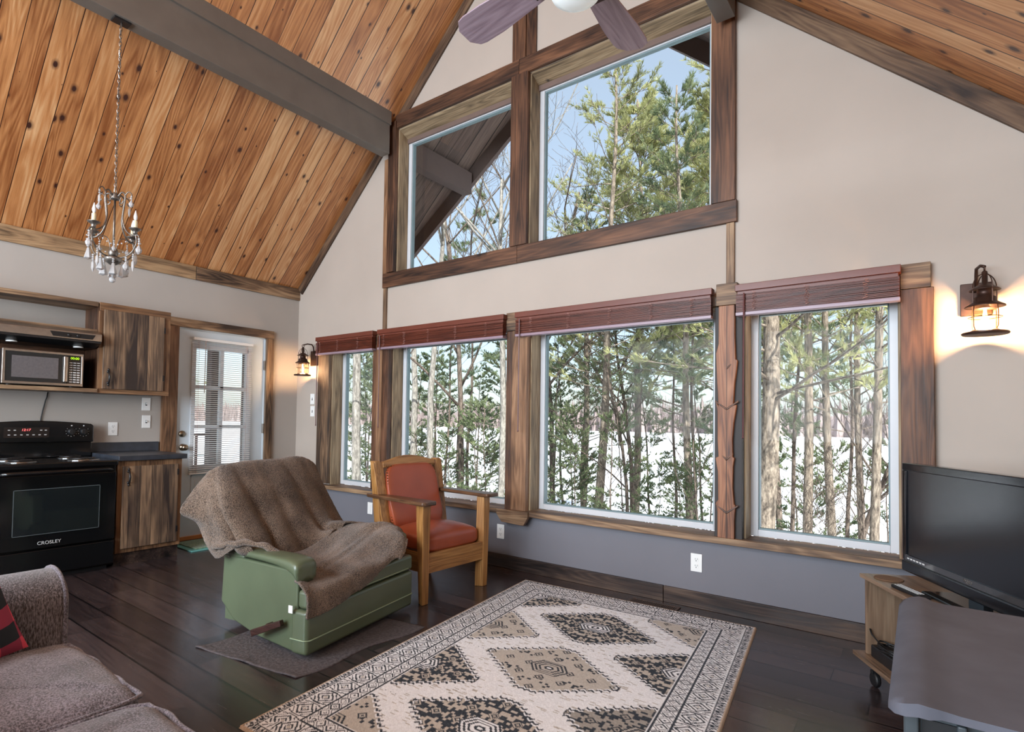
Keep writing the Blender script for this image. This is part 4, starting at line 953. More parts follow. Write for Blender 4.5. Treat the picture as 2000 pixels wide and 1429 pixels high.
# throw draped over the recliner
def spline_grid(G, NU, NV):
    G = [[Vector(p) for p in r] for r in G]; R_, C_ = len(G), len(G[0])
    def cr(a, b_, c, d_, s): return 0.5*((2*b_)+(-a+c)*s+(2*a-5*b_+4*c-d_)*s*s+(-a+3*b_-3*c+d_)*s**3)
    def ev(row, u):
        x = u*(len(row)-1); i = min(int(x), len(row)-2); s = x-i
        a = row[i-1] if i > 0 else row[i]*2-row[i+1]; d_ = row[i+2] if i+2 < len(row) else row[i+1]*2-row[i]
        return cr(a, row[i], row[i+1], d_, s)
    out = []
    for j in range(NV+1):
        v = j/NV
        for i in range(NU+1):
            u = i/NU; col = [ev(r, u) for r in G]; out.append(ev(col, v))
    return out
BL = [[(-0.47, -0.363, 0.6), (-0.5, -0.338, 0.62), (-0.52, -0.285, 0.62), (-0.52, -0.082, 0.6), (-0.52, 0.112, 0.6), (-0.52, 0.29, 0.6), (-0.5, 0.397, 0.62), (-0.56, 0.407, 0.57)],
      [(-0.47, -0.363, 0.76), (-0.47, -0.338, 0.8), (-0.46, -0.285, 0.83), (-0.45, -0.082, 0.84), (-0.45, 0.112, 0.84), (-0.45, 0.29, 0.84), (-0.44, 0.397, 0.8), (-0.5, 0.407, 0.75)],
      [(-0.46, -0.363, 0.823), (-0.42, -0.338, 0.871), (-0.38, -0.285, 0.905), (-0.37, -0.082, 0.914), (-0.36, 0.112, 0.916), (-0.36, 0.29, 0.912), (-0.36, 0.397, 0.876), (-0.42, 0.407, 0.826)],
      [(-0.5, -0.416, 0.732), (-0.4, -0.383, 0.765), (-0.3, -0.335, 0.794), (-0.27, -0.092, 0.788), (-0.27, 0.111, 0.785), (-0.28, 0.345, 0.766), (-0.33, 0.469, 0.734), (-0.39, 0.479, 0.684)],
      [(-0.5, -0.475, 0.645), (-0.38, -0.41, 0.641), (-0.24, -0.366, 0.658), (-0.2, -0.102, 0.64), (-0.19, 0.101, 0.629), (-0.22, 0.358, 0.615), (-0.28, 0.521, 0.589), (-0.33, 0.561, 0.499)],
      [(-0.46, -0.398, 0.582), (-0.34, -0.395, 0.555), (-0.18, -0.377, 0.552), (-0.12, -0.142, 0.517), (-0.11, 0.08, 0.495), (-0.13, 0.32, 0.515), (-0.18, 0.527, 0.47), (-0.23, 0.567, 0.38)],
      [(-0.4, -0.392, 0.49), (-0.32, -0.398, 0.472), (-0.15, -0.39, 0.482), (-0.06, -0.185, 0.424), (-0.05, 0.066, 0.399), (-0.06, 0.268, 0.505), (-0.05, 0.44, 0.5), (-0.06, 0.575, 0.386)],
      [(-0.36, -0.372, 0.41), (-0.28, -0.385, 0.4), (-0.08, -0.376, 0.494), (-0.02, -0.185, 0.391), (0, 0.06, 0.362), (0, 0.262, 0.498), (0.08, 0.43, 0.505), (0.09, 0.575, 0.4)]]
SLs = [[(-0.04, -0.32, 0.45), (-0.04, -0.2, 0.402), (-0.03, 0, 0.385), (-0.01, 0.255, 0.475), (0.03, 0.38, 0.512), (0.06, 0.5, 0.46), (0.08, 0.545, 0.36)],
      [(0.07, -0.33, 0.42), (0.07, -0.2, 0.38), (0.07, 0.031, 0.375), (0.09, 0.272, 0.49), (0.13, 0.38, 0.512), (0.18, 0.49, 0.48), (0.2, 0.545, 0.38)],
      [(0.21, -0.345, 0.4), (0.2, -0.24, 0.391), (0.2, -0.02, 0.397), (0.22, 0.29, 0.492), (0.24, 0.36, 0.512), (0.3, 0.47, 0.49), (0.32, 0.545, 0.39)],
      [(0.385, -0.465, 0.375), (0.34, -0.33, 0.366), (0.34, -0.09, 0.378), (0.34, 0.12, 0.368), (0.38, 0.27, 0.42), (0.415, 0.37, 0.47), (0.43, 0.42, 0.445)],
      [(0.455, -0.475, 0.315), (0.455, -0.38, 0.336), (0.45, -0.13, 0.351), (0.452, 0.07, 0.345), (0.456, 0.2, 0.375), (0.47, 0.31, 0.4), (0.475, 0.335, 0.385)],
      [(0.466, -0.475, 0.215), (0.466, -0.4, 0.215), (0.462, -0.17, 0.245), (0.462, 0, 0.275), (0.462, 0.13, 0.325), (0.468, 0.24, 0.36), (0.474, 0.265, 0.348)]]
BT = thing('throw_blanket', 'brown fleece throw draped over the back and seat of the green recliner', 'blanket', (2.727, -1.753, 0.008), math.radians(10.5))
def cloth(G, NU, NV, name, seed, fold_amp, ff, cuff=False):
    pts = spline_grid(G, NU, NV); n = NU+1
    vs = []
    for j in range(NV+1):
        for i in range(NU+1):
            k = j*n+i; p = pts[k]
            du = pts[k+1 if i < NU else k]-pts[k-1 if i > 0 else k]; dv = pts[k+n if j < NV else k]-pts[k-n if j > 0 else k]
            nn = du.cross(dv); nn = nn.normalized() if nn.length > 1e-9 else Vector((0, 0, 1))
            u, v = i/NU, j/NV
            f = ff(u, v)
            nz = noise.noise(Vector((u*5+seed, v*4, seed)))*0.010
            fz = noise.noise(Vector((p.x*95, p.y*95, p.z*95+seed)))*0.0028
            vs.append(p+nn*(f*fold_amp+nz+fz))
    fs = [(j*n+i, j*n+i+1, (j+1)*n+i+1, (j+1)*n+i) for j in range(NV) for i in range(NU)]
    q = MB(); q.add(vs, fs); return q
def fold1(u, v):
    w_ = max(0.0, (v-0.25))*1.3
    x = u*1.0+0.16*v
    r_ = 0
    for c, wd, a in ((0.36, 0.018, 1.0), (0.47, 0.03, 0.5), (0.60, 0.018, 0.8), (0.72, 0.03, 0.7), (0.86, 0.025, 0.9), (0.96, 0.02, 0.6), (0.22, 0.03, 0.7)):
        cc = c+0.12*v; r_ += a*math.exp(-((u-(cc-0.10*(1-v)))/wd)**2)
    return min(w_, 1)*r_*1.0
def fold2(u, v):
    return 0.8*math.sin(9*u+7*v+2.0*math.sin(3*u))*0.5+0.6*math.exp(-((v-0.25-0.3*u)/0.05)**2)+0.5*math.exp(-((v-0.55+0.2*u)/0.04)**2)+0.7*math.exp(-((u-0.15-0.2*v)/0.04)**2)
cloth(BL, 150, 190, 'a', 3.1, 0.062, fold1).build('draped_back', M_sherpa, BT, smooth=True, solid=0.012)
cloth(SLs, 150, 130, 'b', 7.7, 0.026, fold2).build('draped_seat', M_sherpa, BT, smooth=True, solid=0.012)
# rolled hem bunched on the near arm
hp = [(-0.30, -0.405, 0.46), (-0.22, -0.41, 0.482), (-0.14, -0.40, 0.497), (-0.05, -0.375, 0.505), (0.03, -0.34, 0.488), (0.10, -0.32, 0.455), (0.20, -0.335, 0.42), (0.30, -0.36, 0.40), (0.37, -0.42, 0.385)]
hm = MB(); hq = spline_grid([hp, hp], 60, 1)[:61]
hm.tube([p+Vector((0, 0, 0.004*math.sin(k*0.7))) for k, p in enumerate(hq)], [0.012+0.008*abs(math.sin(k*0.21+1)) for k in range(61)], 10); hm.build('bunched_hem', M_sherpa, BT, smooth=True)
MB().box(0.335, 0.362, -0.470, -0.467, 0.225, 0.262).build('care_label', M_plate, BT, label='small white sewn-in label')
t = tag(MB().grid(lambda u, v: (2.64+0.70*u+0.02*math.sin(v*9), -2.36+0.12*u+0.85*v, 0.0035+0.006*max(0, math.sin(u*14+1))*(1 if v < 0.06 else 0.0)*(1-v/0.06)), 60, 60).build('floor_mat', M_mat_grey, smooth=True, solid=0.006), 'worn dark grey felt mat under the green recliner', 'mat')
t.location.z = 0.0

# ------------------------------------------------------------------ ARMCHAIR
AC = thing('armchair', 'antique oak open armchair with rust red leather seat and back', 'armchair', (2.80, -0.80, 0), math.radians(-3))
for s in (-1, 1):
    q = MB(); q.hexa([(0.245, s*0.275-0.028, 0), (0.300, s*0.295-0.028 if s < 0 else 0.277, 0), (0.300, s*0.295+0.028, 0), (0.245, s*0.295+0.028, 0),
                      (0.238, s*0.30-0.034, 0.64), (0.308, s*0.30-0.034, 0.64), (0.308, s*0.30+0.034, 0.64), (0.238, s*0.30+0.034, 0.64)])
    q.build('front_leg', M_oak['z'], AC, bevel=0.004)
    q = MB()
    q.prism([(-0.345, 0), (-0.295, 0), (-0.13, 0.33), (-0.125, 0.45), (-0.20, 0.895), (-0.255, 0.895), (-0.19, 0.43), (-0.20, 0.34)], s*0.30-0.025, s*0.30+0.025, 'y')
    q.build('back_post', M_oak['z'], AC, bevel=0.004)
    q = MB(); q.prism([(0.26, 0.195), (0.26, 0.32), (-0.17, 0.32), (-0.22, 0.195)], s*0.275-0.012, s*0.275+0.012, 'y'); q.build('side_rail', M_oak['x'], AC, bevel=0.003)
    q = MB(); pts_ = [(-0.27, 0.035), (-0.24, 0.045), (0.10, 0.062), (0.28, 0.070), (0.345, 0.066), (0.36, 0.045), (0.36, -0.045), (0.345, -0.062), (0.26, -0.060), (0.10, -0.045), (-0.24, -0.030), (-0.27, -0.02)]
    if s > 0: pts_ = [(x, -y) for x, y in pts_][::-1]
    q.add([(x, y+s*0.318, 0.643+0.02*(x-0.3)*0) for x, y in pts_]+[(x, y+s*0.318, 0.668) for x, y in pts_],
          [tuple(range(len(pts_)-1, -1, -1)), tuple(range(len(pts_), 2*len(pts_)))]+[(i, (i+1) % len(pts_), (i+1) % len(pts_)+len(pts_), i+len(pts_)) for i in range(len(pts_))])
    q.build('arm', M_oakdark, AC, bevel=0.007, seg=3)
q = MB().box(0.272, 0.298, -0.27, 0.27, 0.195, 0.322).build('front_rail', M_oak['y'], AC, bevel=0.003)
MB().box(-0.21, -0.185, -0.28, 0.28, 0.20, 0.31).build('back_rail', M_oak['y'], AC, bevel=0.003)
# back: stiles, crest, leather panel
bx_ = lambda z: -0.115-(z-0.42)*0.205
for s in (-1, 1):
    q = MB(); q.hexa([(bx_(0.40)-0.02, s*0.275-0.035, 0.40), (bx_(0.40)+0.012, s*0.275-0.035, 0.40), (bx_(0.40)+0.012, s*0.275+0.035, 0.40), (bx_(0.40)-0.02, s*0.275+0.035, 0.40),
                      (bx_(0.90)-0.02, s*0.295-0.042, 0.885), (bx_(0.90)+0.012, s*0.295-0.042, 0.885), (bx_(0.90)+0.012, s*0.295+0.042, 0.885), (bx_(0.90)-0.02, s*0.295+0.042, 0.885)])
    q.build('back_stile', M_oak['z'], AC, bevel=0.003)
pc = [(-0.255, 0.845), (0.255, 0.845)]+[(0.255-0.51*k/16, 0.886+0.042*math.sin(math.pi*k/16)**1.3) for k in range(17)]
q = MB(); n_ = len(pc); q.add([(bx_(z)-0.018, y, z) for y, z in pc]+[(bx_(z)+0.014, y, z) for y, z in pc], [tuple(range(n_)), tuple(range(2*n_-1, n_-1, -1))]+[(i, i+n_, (i+1) % n_+n_, (i+1) % n_) for i in range(n_)])
q.build('crest_rail', M_oak['y'], AC, bevel=0.004)
lb = puffy(-0.024, 0.024, -0.246, 0.246, 0.40, 0.868, crown=0, fn=lambda p: (bx_(p[2])+0.012+p[0]+(0.02*math.exp(-((p[2]-0.50)/0.10)**2) if p[0] > 0 else 0), p[1], p[2])).build('leather_back', M_leather, AC, smooth=True)
m = MB()
for s in (-1, 1):
    for k in range(22):
        z = 0.45+0.40*k/21; m.sphere((bx_(z)+0.034-0.008, s*0.240, z), 0.0055, 6, 4)
for k in range(24): y = -0.235+0.47*k/23; m.sphere((bx_(0.858)+0.026, y, 0.858), 0.0055, 6, 4)
m.build('brass_tacks', M_brass, AC)
puffy(-0.14, 0.285, -0.262, 0.262, 0.305, 0.435, crown=0.045).build('seat', M_leather, AC, smooth=True)

# ------------------------------------------------------------------ SOFA
SF = thing('sofa', 'grey-brown chenille sofa in the near left corner', 'sofa', (4.3, -3.57, 0))
MB(True).box(3.42, 5.18, -3.96, -3.17, 0.06, 0.30).build('base', M_sofa, SF, bevel=0.02)
puff = lambda *a, **k: puffy(*a, **k)
def sofa_arm(x0, x1):
    q = MB(True); N = 20; vs = []; fs = []
    prof_ = [(x0, 0.06), (x1, 0.06), (x1, 0.56)]+[((x0+x1)/2+(x1-x0)/2*math.cos(a), 0.585+0.085*math.sin(a)) for a in [math.pi*k/12 for k in range(13)]]+[(x0, 0.56)]
    q.prism(prof_, -3.98, -3.145, 'y'); o = q.build('arm', M_sofav, SF, bevel=0.018, seg=3)
    w_ = MB(True); w_.tube([(x1+0.002, -3.158, z) for z in (0.07, 0.3, 0.5, 0.56)]+[((x0+x1)/2+(x1-x0)/2*math.cos(a), -3.158, 0.588+0.085*math.sin(a)) for a in [math.pi*k/12 for k in range(13)]]+[(x0-0.002, -3.158, 0.3), (x0-0.002, -3.158, 0.07)], 0.006, 8); w_.build('arm_piping', M_sofa, SF, smooth=True)
sofa_arm(3.14, 3.40); sofa_arm(5.20, 5.46)
def wr(x0, x1):
    def f(p):
        x, y, z = p
        if z > 0.43: z += 0.006*math.sin(x*70+5*math.sin(y*6))*math.exp(-((x-(x0+x1)/2)/0.2)**2)+0.0045*math.sin(62*(y*0.9-x*0.42)+3*math.sin(x*9))*math.exp(-((x-(x0+x1)/2)/0.24)**4)
        return (x, y, z)
    return f
for i, x0 in enumerate((3.405, 4.0, 4.6)):
    q = puffy(x0, x0+0.592, -3.78, -3.135, 0.30, 0.475, crown=0.022, fn=wr(x0, x0+0.592)); q.world = True
    o = q.build('seat_cushion', M_sofa, SF, smooth=True)
    y = -3.152; zz = 0.452
    xs_ = [x0+0.03+0.532*k/20 for k in range(21)]
    pts = [(x0+0.008, -3.70, zz+0.004), (x0+0.008, -3.25, zz+0.002), (x0+0.015, -3.19, zz)]+[(x, y+0.004*math.sin(x*40), zz+0.004*math.sin(x*23)) for x in xs_]+[(x0+0.577, -3.19, zz), (x0+0.584, -3.25, zz+0.002), (x0+0.584, -3.70, zz+0.004)]
    MB(True).tube(pts, 0.0065, 8).build('cushion_piping', M_sofa, SF, smooth=True)
for i, x0 in enumerate((3.405, 4.0, 4.6)):
    q = puffy(x0, x0+0.592, -3.97, -3.79, 0.30, 0.74, crown=0); q.world = True; q.build('back_cushion', M_sofav, SF, smooth=True)
m = MB(True)
for x in (3.2, 5.4):
    for y in (-3.22, -3.92): m.cyl((x, y, 0), (x, y, 0.06), 0.025, 0.03)
m.build('feet', M_rubber, SF)
# plaid cushion
def plaid():
    m, nt, b = new_mat('red_black_buffalo_plaid'); L = nt.links.new; b.inputs['Roughness'].default_value = 0.9
    tc = nt.nodes.new('ShaderNodeTexCoord'); sx = nt.nodes.new('ShaderNodeSeparateXYZ'); L(tc.outputs['Object'], sx.inputs[0])
    a = mathn(nt, 'LESS_THAN', mathn(nt, 'FRACT', mathn(nt, 'DIVIDE', mathn(nt, 'ADD', sx.outputs[1], 5.0), 0.105)), 0.5)
    c = mathn(nt, 'LESS_THAN', mathn(nt, 'FRACT', mathn(nt, 'DIVIDE', mathn(nt, 'ADD', sx.outputs[2], 5.0), 0.105)), 0.5)
    s = mathn(nt, 'MULTIPLY', mathn(nt, 'ADD', a, c), 0.5)
    r = nt.nodes.new('ShaderNodeValToRGB'); r.color_ramp.elements[0].color = srgb(232, 80, 100); r.color_ramp.elements[1].color = srgb(36, 40, 46)
    e = r.color_ramp.elements.new(0.5); e.color = srgb(156, 54, 78); r.color_ramp.interpolation = 'CONSTANT'; r.color_ramp.elements[1].position = 0.4; r.color_ramp.elements[2].position = 0.9
    L(s, r.inputs[0]); L(r.outputs[0], b.inputs['Base Color']); return m
def pil(p):
    return p
q = MB(); N = 20; vs = []
for sd in (1, -1):
    for j in range(N+1):
        for i in range(N+1):
            u, v = 2*i/N-1, 2*j/N-1
            y = 0.21*u*(1-0.10*(1-v*v)*0.6); z = 0.21*v*(1-0.10*(1-u*u)*0.6)
            th = 0.062*((1-u**4)*(1-v**4))**0.6
            vs.append((sd*th, y, z))
n_ = N+1; fs = [(j*n_+i, j*n_+i+1, (j+1)*n_+i+1, (j+1)*n_+i) for j in range(N) for i in range(N)]
fs += [tuple(n_*n_+k for k in f[::-1]) for f in fs]
q.add(vs, fs)
pl = thing('plaid_pillow', 'red and black buffalo plaid cushion leaning on the sofa arm', 'cushion', (3.475, -3.475, 0.45))
o = q.build('pillow_body', plaid(), pl, smooth=True); o.location = (0, -0.06, 0.19); o.rotation_euler = (math.radians(16), math.radians(-6), 0)

# ------------------------------------------------------------------ RUG
def rug():
    Wd, Ln = 1.583, 2.42; h = 0.005
    nu, nv = int(Wd/h), int(Ln/h)
    u = np.linspace(0, Wd, nu+1); v = np.linspace(0, Ln, nv+1)
    U, V = np.meshgrid(u, v)
    X = 3.267+U+0.11*V; Y = -0.217+0.029*U-0.994*V
    rs = np.random.RandomState(4)
    Z = 0.010+rs.rand(*U.shape)*0.0012
    edge = (U < 1e-6) | (U > Wd-1e-6) | (V < 1e-6) | (V > Ln-1e-6); Z[edge] = 0.001
    cream = np.array([238, 240, 244.]); dark = np.array([62, 68, 76.]); beige = np.array([194, 188, 180.]); bind = np.array([196, 176, 156.])
    Cc = np.zeros(U.shape+(3,)); Cc[:] = cream
    def setm(mask, c): Cc[mask] = c
    e = np.minimum(np.minimum(U, Wd-U), np.minimum(V, Ln-V))
    along = np.where(np.minimum(U, Wd-U) < np.minimum(V, Ln-V), V, U)
    # field streaks
    st = rs.rand(nv+1, (nu+1)//5+1).repeat(5, axis=1)[:, :nu+1]
    setm((st > 0.93), np.array([186, 180, 172.]))
    def fill_motif(mask, base, ink, du, dv, dense):
        setm(mask, base)
        q = 0.0155
        ci = np.floor(np.abs(du)/q+0.5).astype(int); cj = np.floor(np.abs(dv)/q+0.5).astype(int)
        tab = np.random.RandomState(3 if dense else 8).rand(80, 80)
        hsh = tab[np.clip(ci, 0, 79), np.clip(cj, 0, 79)]
        setm(mask & (hsh > (0.66 if dense else 0.90)), ink)
        p = 0.11; a = np.mod(du+p/2, p)-p/2; b = np.mod(dv+p/2, p)-p/2; d1 = np.abs(a)+np.abs(b)
        setm(mask & (d1 < 0.030), base); setm(mask & (np.abs(d1-0.022) < 0.0045), ink); setm(mask & (d1 < 0.008), ink)
    def medal(cu, cv, kind, hwid=0.335, hhei=0.262):
        du, dv = U-cu, V-cv
        q = 0.030
        au = (np.floor(np.abs(du)/q)+0.5)*q; av = np.abs(dv)
        lim = hhei*(1-np.clip((au-0.02)/hwid, 0, 1)); lim = np.minimum(lim, hhei*0.93)
        tooth = 0.012*(np.abs(np.mod(np.abs(du)/q, 1)-0.5)*2)
        inside = (av < lim+tooth) & (np.abs(du) < hwid+0.01)
        line = (av < lim+tooth+0.012) & (np.abs(du) < hwid+0.02)
        field = (e > 0.247)
        setm(line & field & ~inside, dark)
        inner = (av < lim+tooth-0.010)
        setm(inside & field, cream)
        if kind == 'dark': fill_motif(inner & field, dark, np.array([196, 188, 178.]), du, dv, True)
        elif kind == 'beige': fill_motif(inner & field, beige, dark, du, dv, False)
        else: fill_motif(inner & field, beige*0.85, dark, du, dv, True)
        hx = np.maximum(np.abs(dv)/0.070, (np.abs(du)/0.105+np.abs(dv)/0.16)/1.0)
        core = (hx < 1) & field
        setm(core, beige if kind != 'dark' else cream)
        for r0 in (0.93, 0.72, 0.50): setm(core & (np.abs(hx-r0) < 0.055), dark)
        setm(core & (hx < 0.26), dark); setm(core & (hx < 0.12), cream)
    for cv, k in ((-0.04, 'beige'), (0.597, 'dark'), (1.234, 'beige'), (1.870, 'dark'), (2.50, 'beige')): medal(0.79, cv, k)
    for cv, k in ((0.28, 'dark'), (0.915, 'beige'), (1.552, 'dark'), (2.19, 'beige')): medal(0.235, cv, k, 0.315)
    for cv, k in ((0.28, 'beige'), (0.915, 'dark'), (1.552, 'grey'), (2.19, 'dark')): medal(1.35, cv, k, 0.315)
    B = e <= 0.247
    Cc[B] = cream
    def band(lo, hi): return (e >= lo) & (e < hi)
    k = band(0.014, 0.046); zig = np.abs(np.mod(along/0.026, 1)-0.5)*2*0.030+0.016
    setm(k, cream*0.95); setm(k & (np.abs(e-zig) < 0.006), dark); setm(k & (np.mod(along/0.013, 1) < 0.28), dark)
    for l in (0.050, 0.168, 0.238): setm(np.abs(e-l) < 0.0032, dark)
    k = band(0.056, 0.164); per = 0.112; a = np.mod(along, per)-per/2; bb = e-0.110
    dd = np.abs(a)/0.040+np.abs(bb)/0.046
    setm(k & (np.abs(dd-1) < 0.13), dark); setm(k & (np.abs(dd-0.45) < 0.10), dark); setm(k & (dd < 0.2), beige)
    dd2 = np.abs(np.abs(a)-per/2)
    setm(k & (np.abs(dd2-0.006-0.25*np.maximum(0, np.abs(bb)-0.02)) < 0.0032), dark)
    setm(k & (np.abs(np.abs(a)+np.abs(bb)*0.9-0.062) < 0.0035) & (np.abs(bb) > 0.022), dark)
    k = band(0.172, 0.234); per = 0.056; a = np.mod(along, per)-per/2; bb = e-0.203; dd = np.abs(a)/0.024+np.abs(bb)/0.024
    setm(k & (np.abs(dd-1) < 0.16), dark); setm(k & (dd < 0.35), dark); setm(k & (dd < 0.16), cream)
    setm(k & (np.abs(dd-1.6) < 0.10), dark)
    setm(e < 0.013, bind)
    Cc += (rs.rand(*U.shape)[..., None]-0.5)*22
    lin = np.where(Cc/255 <= 0.04045, Cc/255/12.92, ((np.clip(Cc, 0, 255)/255+0.055)/1.055)**2.4)
    vs = np.stack([X, Y, Z], -1).reshape(-1, 3)
    ii, jj = np.meshgrid(np.arange(nu), np.arange(nv)); k0 = (jj*(nu+1)+ii).ravel()
    F = np.stack([k0, k0+nu+1, k0+nu+2, k0+1], -1)
    me = bpy.data.meshes.new('area_rug'); c0 = Vector((4.2, -1.4, 0))
    vs = vs-np.array(c0)
    me.vertices.add(len(vs)); me.vertices.foreach_set('co', vs.ravel())
    me.loops.add(F.size); me.loops.foreach_set('vertex_index', F.ravel()); me.polygons.add(len(F)); me.polygons.foreach_set('loop_start', np.arange(0, F.size, 4)); me.polygons.foreach_set('loop_total', np.full(len(F), 4))
    me.update(); me.validate()
    at_ = me.color_attributes.new('weave', 'FLOAT_COLOR', 'POINT'); col = np.ones((len(vs), 4)); col[:, :3] = lin.reshape(-1, 3); at_.data.foreach_set('color', col.ravel())
    m, nt, b = new_mat('woven_rug'); a = nt.nodes.new('ShaderNodeAttribute'); a.attribute_name = 'weave'; nt.links.new(a.outputs['Color'], b.inputs['Base Color']); b.inputs['Roughness'].default_value = 0.95; b.inputs['Specular IOR Level'].default_value = 0.1
    me.materials.append(m)
    o = bpy.data.objects.new('area_rug', me); COL.objects.link(o); o.location = c0
    tag(o, 'cream and charcoal patterned area rug with medallions and a lattice border', 'rug')
rug()

# ------------------------------------------------------------------ TV, STAND, TABLE
RZ = math.atan2(-0.877, 0.48)
TS = thing('tv_stand', 'rustic wood-look open tv stand on black casters in the corner', 'tv stand', (5.386, -0.572, 0), RZ)
MB().box(-0.005, 0.80, -0.005, 0.40, 0.482, 0.50).build('top', M_standh, TS, bevel=0.002)
for x in (0.012, 0.772): MB().box(x, x+0.018, 0.01, 0.39, 0.136, 0.482).build('side_panel', M_stand, TS, bevel=0.001)
MB().box(-0.02, 0.82, -0.03, 0.40, 0.116, 0.135).build('bottom_shelf', M_standh, TS, bevel=0.002)
MB().box(0.03, 0.772, 0.38, 0.39, 0.136, 0.482).build('back_panel', M_rubber, TS)
for x in (0.06, 0.74):
    for y in (0.03, 0.35):
        q = MB(); q.lathe([(0.006, -0.012), (0.028, -0.012), (0.034, -0.006), (0.034, 0.006), (0.028, 0.012), (0.006, 0.012)], (x, y, 0.034), 20, 'y'); q.box(x-0.01, x+0.01, y-0.018, y+0.018, 0.06, 0.075); q.cyl((x, y, 0.07), (x, y, 0.116), 0.01); q.build('caster', M_rubber, TS, bevel=0.002)
import_A = Vector((5.386, -0.572, 0)); EX = Vector((0.48, -0.877, 0)).normalized(); EY = Vector((0.877, 0.48, 0)).normalized()
def stp(x, y, z): return import_A+EX*x+EY*y+Vector((0, 0, z))
TV = thing('television', 'flat black television angled on the corner stand right of the windows', 'television', tuple(stp(0.51, 0.175, 0.50)), RZ)
w2 = 0.43
MB().box(-w2, w2, -0.03, 0.025, 0.045, 0.53).build('casing', M_tvbody, TV, bevel=0.006, seg=3)
q = MB(); q.box(-w2, w2, -0.045, -0.03, 0.045, 0.095); q.build('lower_bezel', M_tvbody, TV, bevel=0.008, seg=3)
q = MB(); q.box(-w2, w2, -0.040, -0.03, 0.497, 0.53); q.box(-w2, -w2+0.03, -0.040, -0.03, 0.095, 0.497); q.box(w2-0.03, w2, -0.040, -0.03, 0.095, 0.497); q.build('bezel', M_tvbody, TV, bevel=0.004)
MB().box(-w2+0.03, w2-0.03, -0.0335, -0.029, 0.12, 0.497).build('screen', M_screen, TV)
sb = MB().box(-w2+0.02, w2-0.02, -0.0405, -0.030, 0.096, 0.120).build('mirror_strip', plain('mirror_black_strip', srgb(60, 60, 62), 0.05, spec=1.0), TV)
text_mesh('VIZIO', 'brand_lettering', 0.020, M_steel, sb, (0.0, -0.0412, 0.108), (math.radians(90), 0, 0))
q = MB()
for k in range(6): q.box(-0.39+k*0.022, -0.375+k*0.022, -0.0412, -0.0405, 0.104, 0.110)
q.build('feature_legends', M_legend, sb)
q = MB().box(-0.04, 0.04, -0.012, 0.02, 0.012, 0.06).build('neck', M_tvbody, TV)
q = MB().box(-0.21, 0.21, -0.085, 0.12, 0.0, 0.012).build('base_plate', M_bglass, TV, bevel=0.004)
tag(MB().lathe([(0.055, 0), (0.057, 0.002), (0.055, 0.004)], tuple(stp(0.085, 0.075, 0.5005)), 30).build('coaster', plain('cork_coaster', srgb(112, 84, 62), 0.8, var=0.1)), 'round brown cork coaster on the corner of the tv stand', 'coaster')
rc = thing('remote_control', 'black remote control lying in front of the television foot', 'remote control', tuple(stp(0.31, 0.045, 0.5005)), RZ+0.1)
MB().box(-0.09, 0.09, -0.022, 0.022, 0, 0.014).build('casing', M_rubber, rc, bevel=0.004)
q = MB()
for i in range(12):
    for j in range(3): q.box(-0.078+i*0.012, -0.071+i*0.012, -0.014+j*0.011, -0.008+j*0.011, 0.014, 0.0155)
q.build('buttons', M_legend, rc)
sbx = thing('media_player', 'black electronic box on the lower shelf of the tv stand', 'media player', tuple(stp(0.17, 0.085, 0.1355)), RZ)
MB().box(-0.12, 0.16, -0.07, 0.10, 0.0, 0.055).build('casing', M_blackm, sbx, bevel=0.006)
cb_ = []
for k in range(90):
    a = k/90*4*2*math.pi; cb_.append(stp(0.14+0.075*math.cos(a)+0.006*math.sin(k), 0.065+0.05*math.sin(a), 0.200+0.012*math.sin(k*0.33)))
cb_ += [stp(0.08, 0.03, 0.215), stp(0.05, 0.02, 0.235), stp(0.035, 0.02, 0.255)]
tag(MB().tube(cb_, 0.0035, 7).build('coiled_cable', M_rubber, smooth=True), 'coiled black cable lying on the electronic box in the tv stand', 'cable')

TB = thing('side_cabinet', 'charcoal cabinet with a curved-edge top in the near right corner', 'cabinet', (5.85, -2.19, 0))
q = MB(); xs_ = [(5.560, 0.700, 0.690), (5.570, 0.711, 0.692), (5.585, 0.718, 0.696), (5.603, 0.723, 0.700), (5.618, 0.722, 0.700), (5.635, 0.716, 0.700), (5.66, 0.714, 0.700), (6.14, 0.714, 0.700)]
NY = 24; vs = []; fs = []
for i, (x, z1, z0) in enumerate(xs_):
    for j in range(NY+1):
        s = j/NY; y0 = -2.575; y1 = -1.80
        y = y0+(y1-y0)*s
        # corners are rounded off and the short edges bow in slightly
        if i == 0: y = (y0+0.035)+((y1-0.035)-(y0+0.035))*s
        elif i == 1: y = (y0+0.012)+((y1-0.012)-(y0+0.012))*s
        elif i >= 5: y = (y0+0.014)+((y1-0.006)-(y0+0.014))*s
        vs.append((x, y, z1)); vs.append((x, y, z0))
S_ = (NY+1)*2
for i in range(len(xs_)-1):
    for j in range(NY):
        a = i*S_+j*2; b_ = a+S_
        fs += [(a, b_, b_+2, a+2), (a+1, a+3, b_+3, b_+1)]
    fs += [(i*S_, i*S_+1, (i+1)*S_+1, (i+1)*S_), (i*S_+NY*2, (i+1)*S_+NY*2, (i+1)*S_+NY*2+1, i*S_+NY*2+1)]
for j in range(NY):
    fs += [(j*2, j*2+2, j*2+3, j*2+1)]; a = (len(xs_)-1)*S_+j*2; fs += [(a, a+1, a+3, a+2)]
q.add(vs, fs); q.world = True; q.build('top', M_tableg, TB, smooth=True).modifiers.new('es', 'EDGE_SPLIT').split_angle = math.radians(50)
MB(True).box(5.60, 6.12, -2.52, -1.85, 0.04, 0.694).build('body', M_tabled, TB)
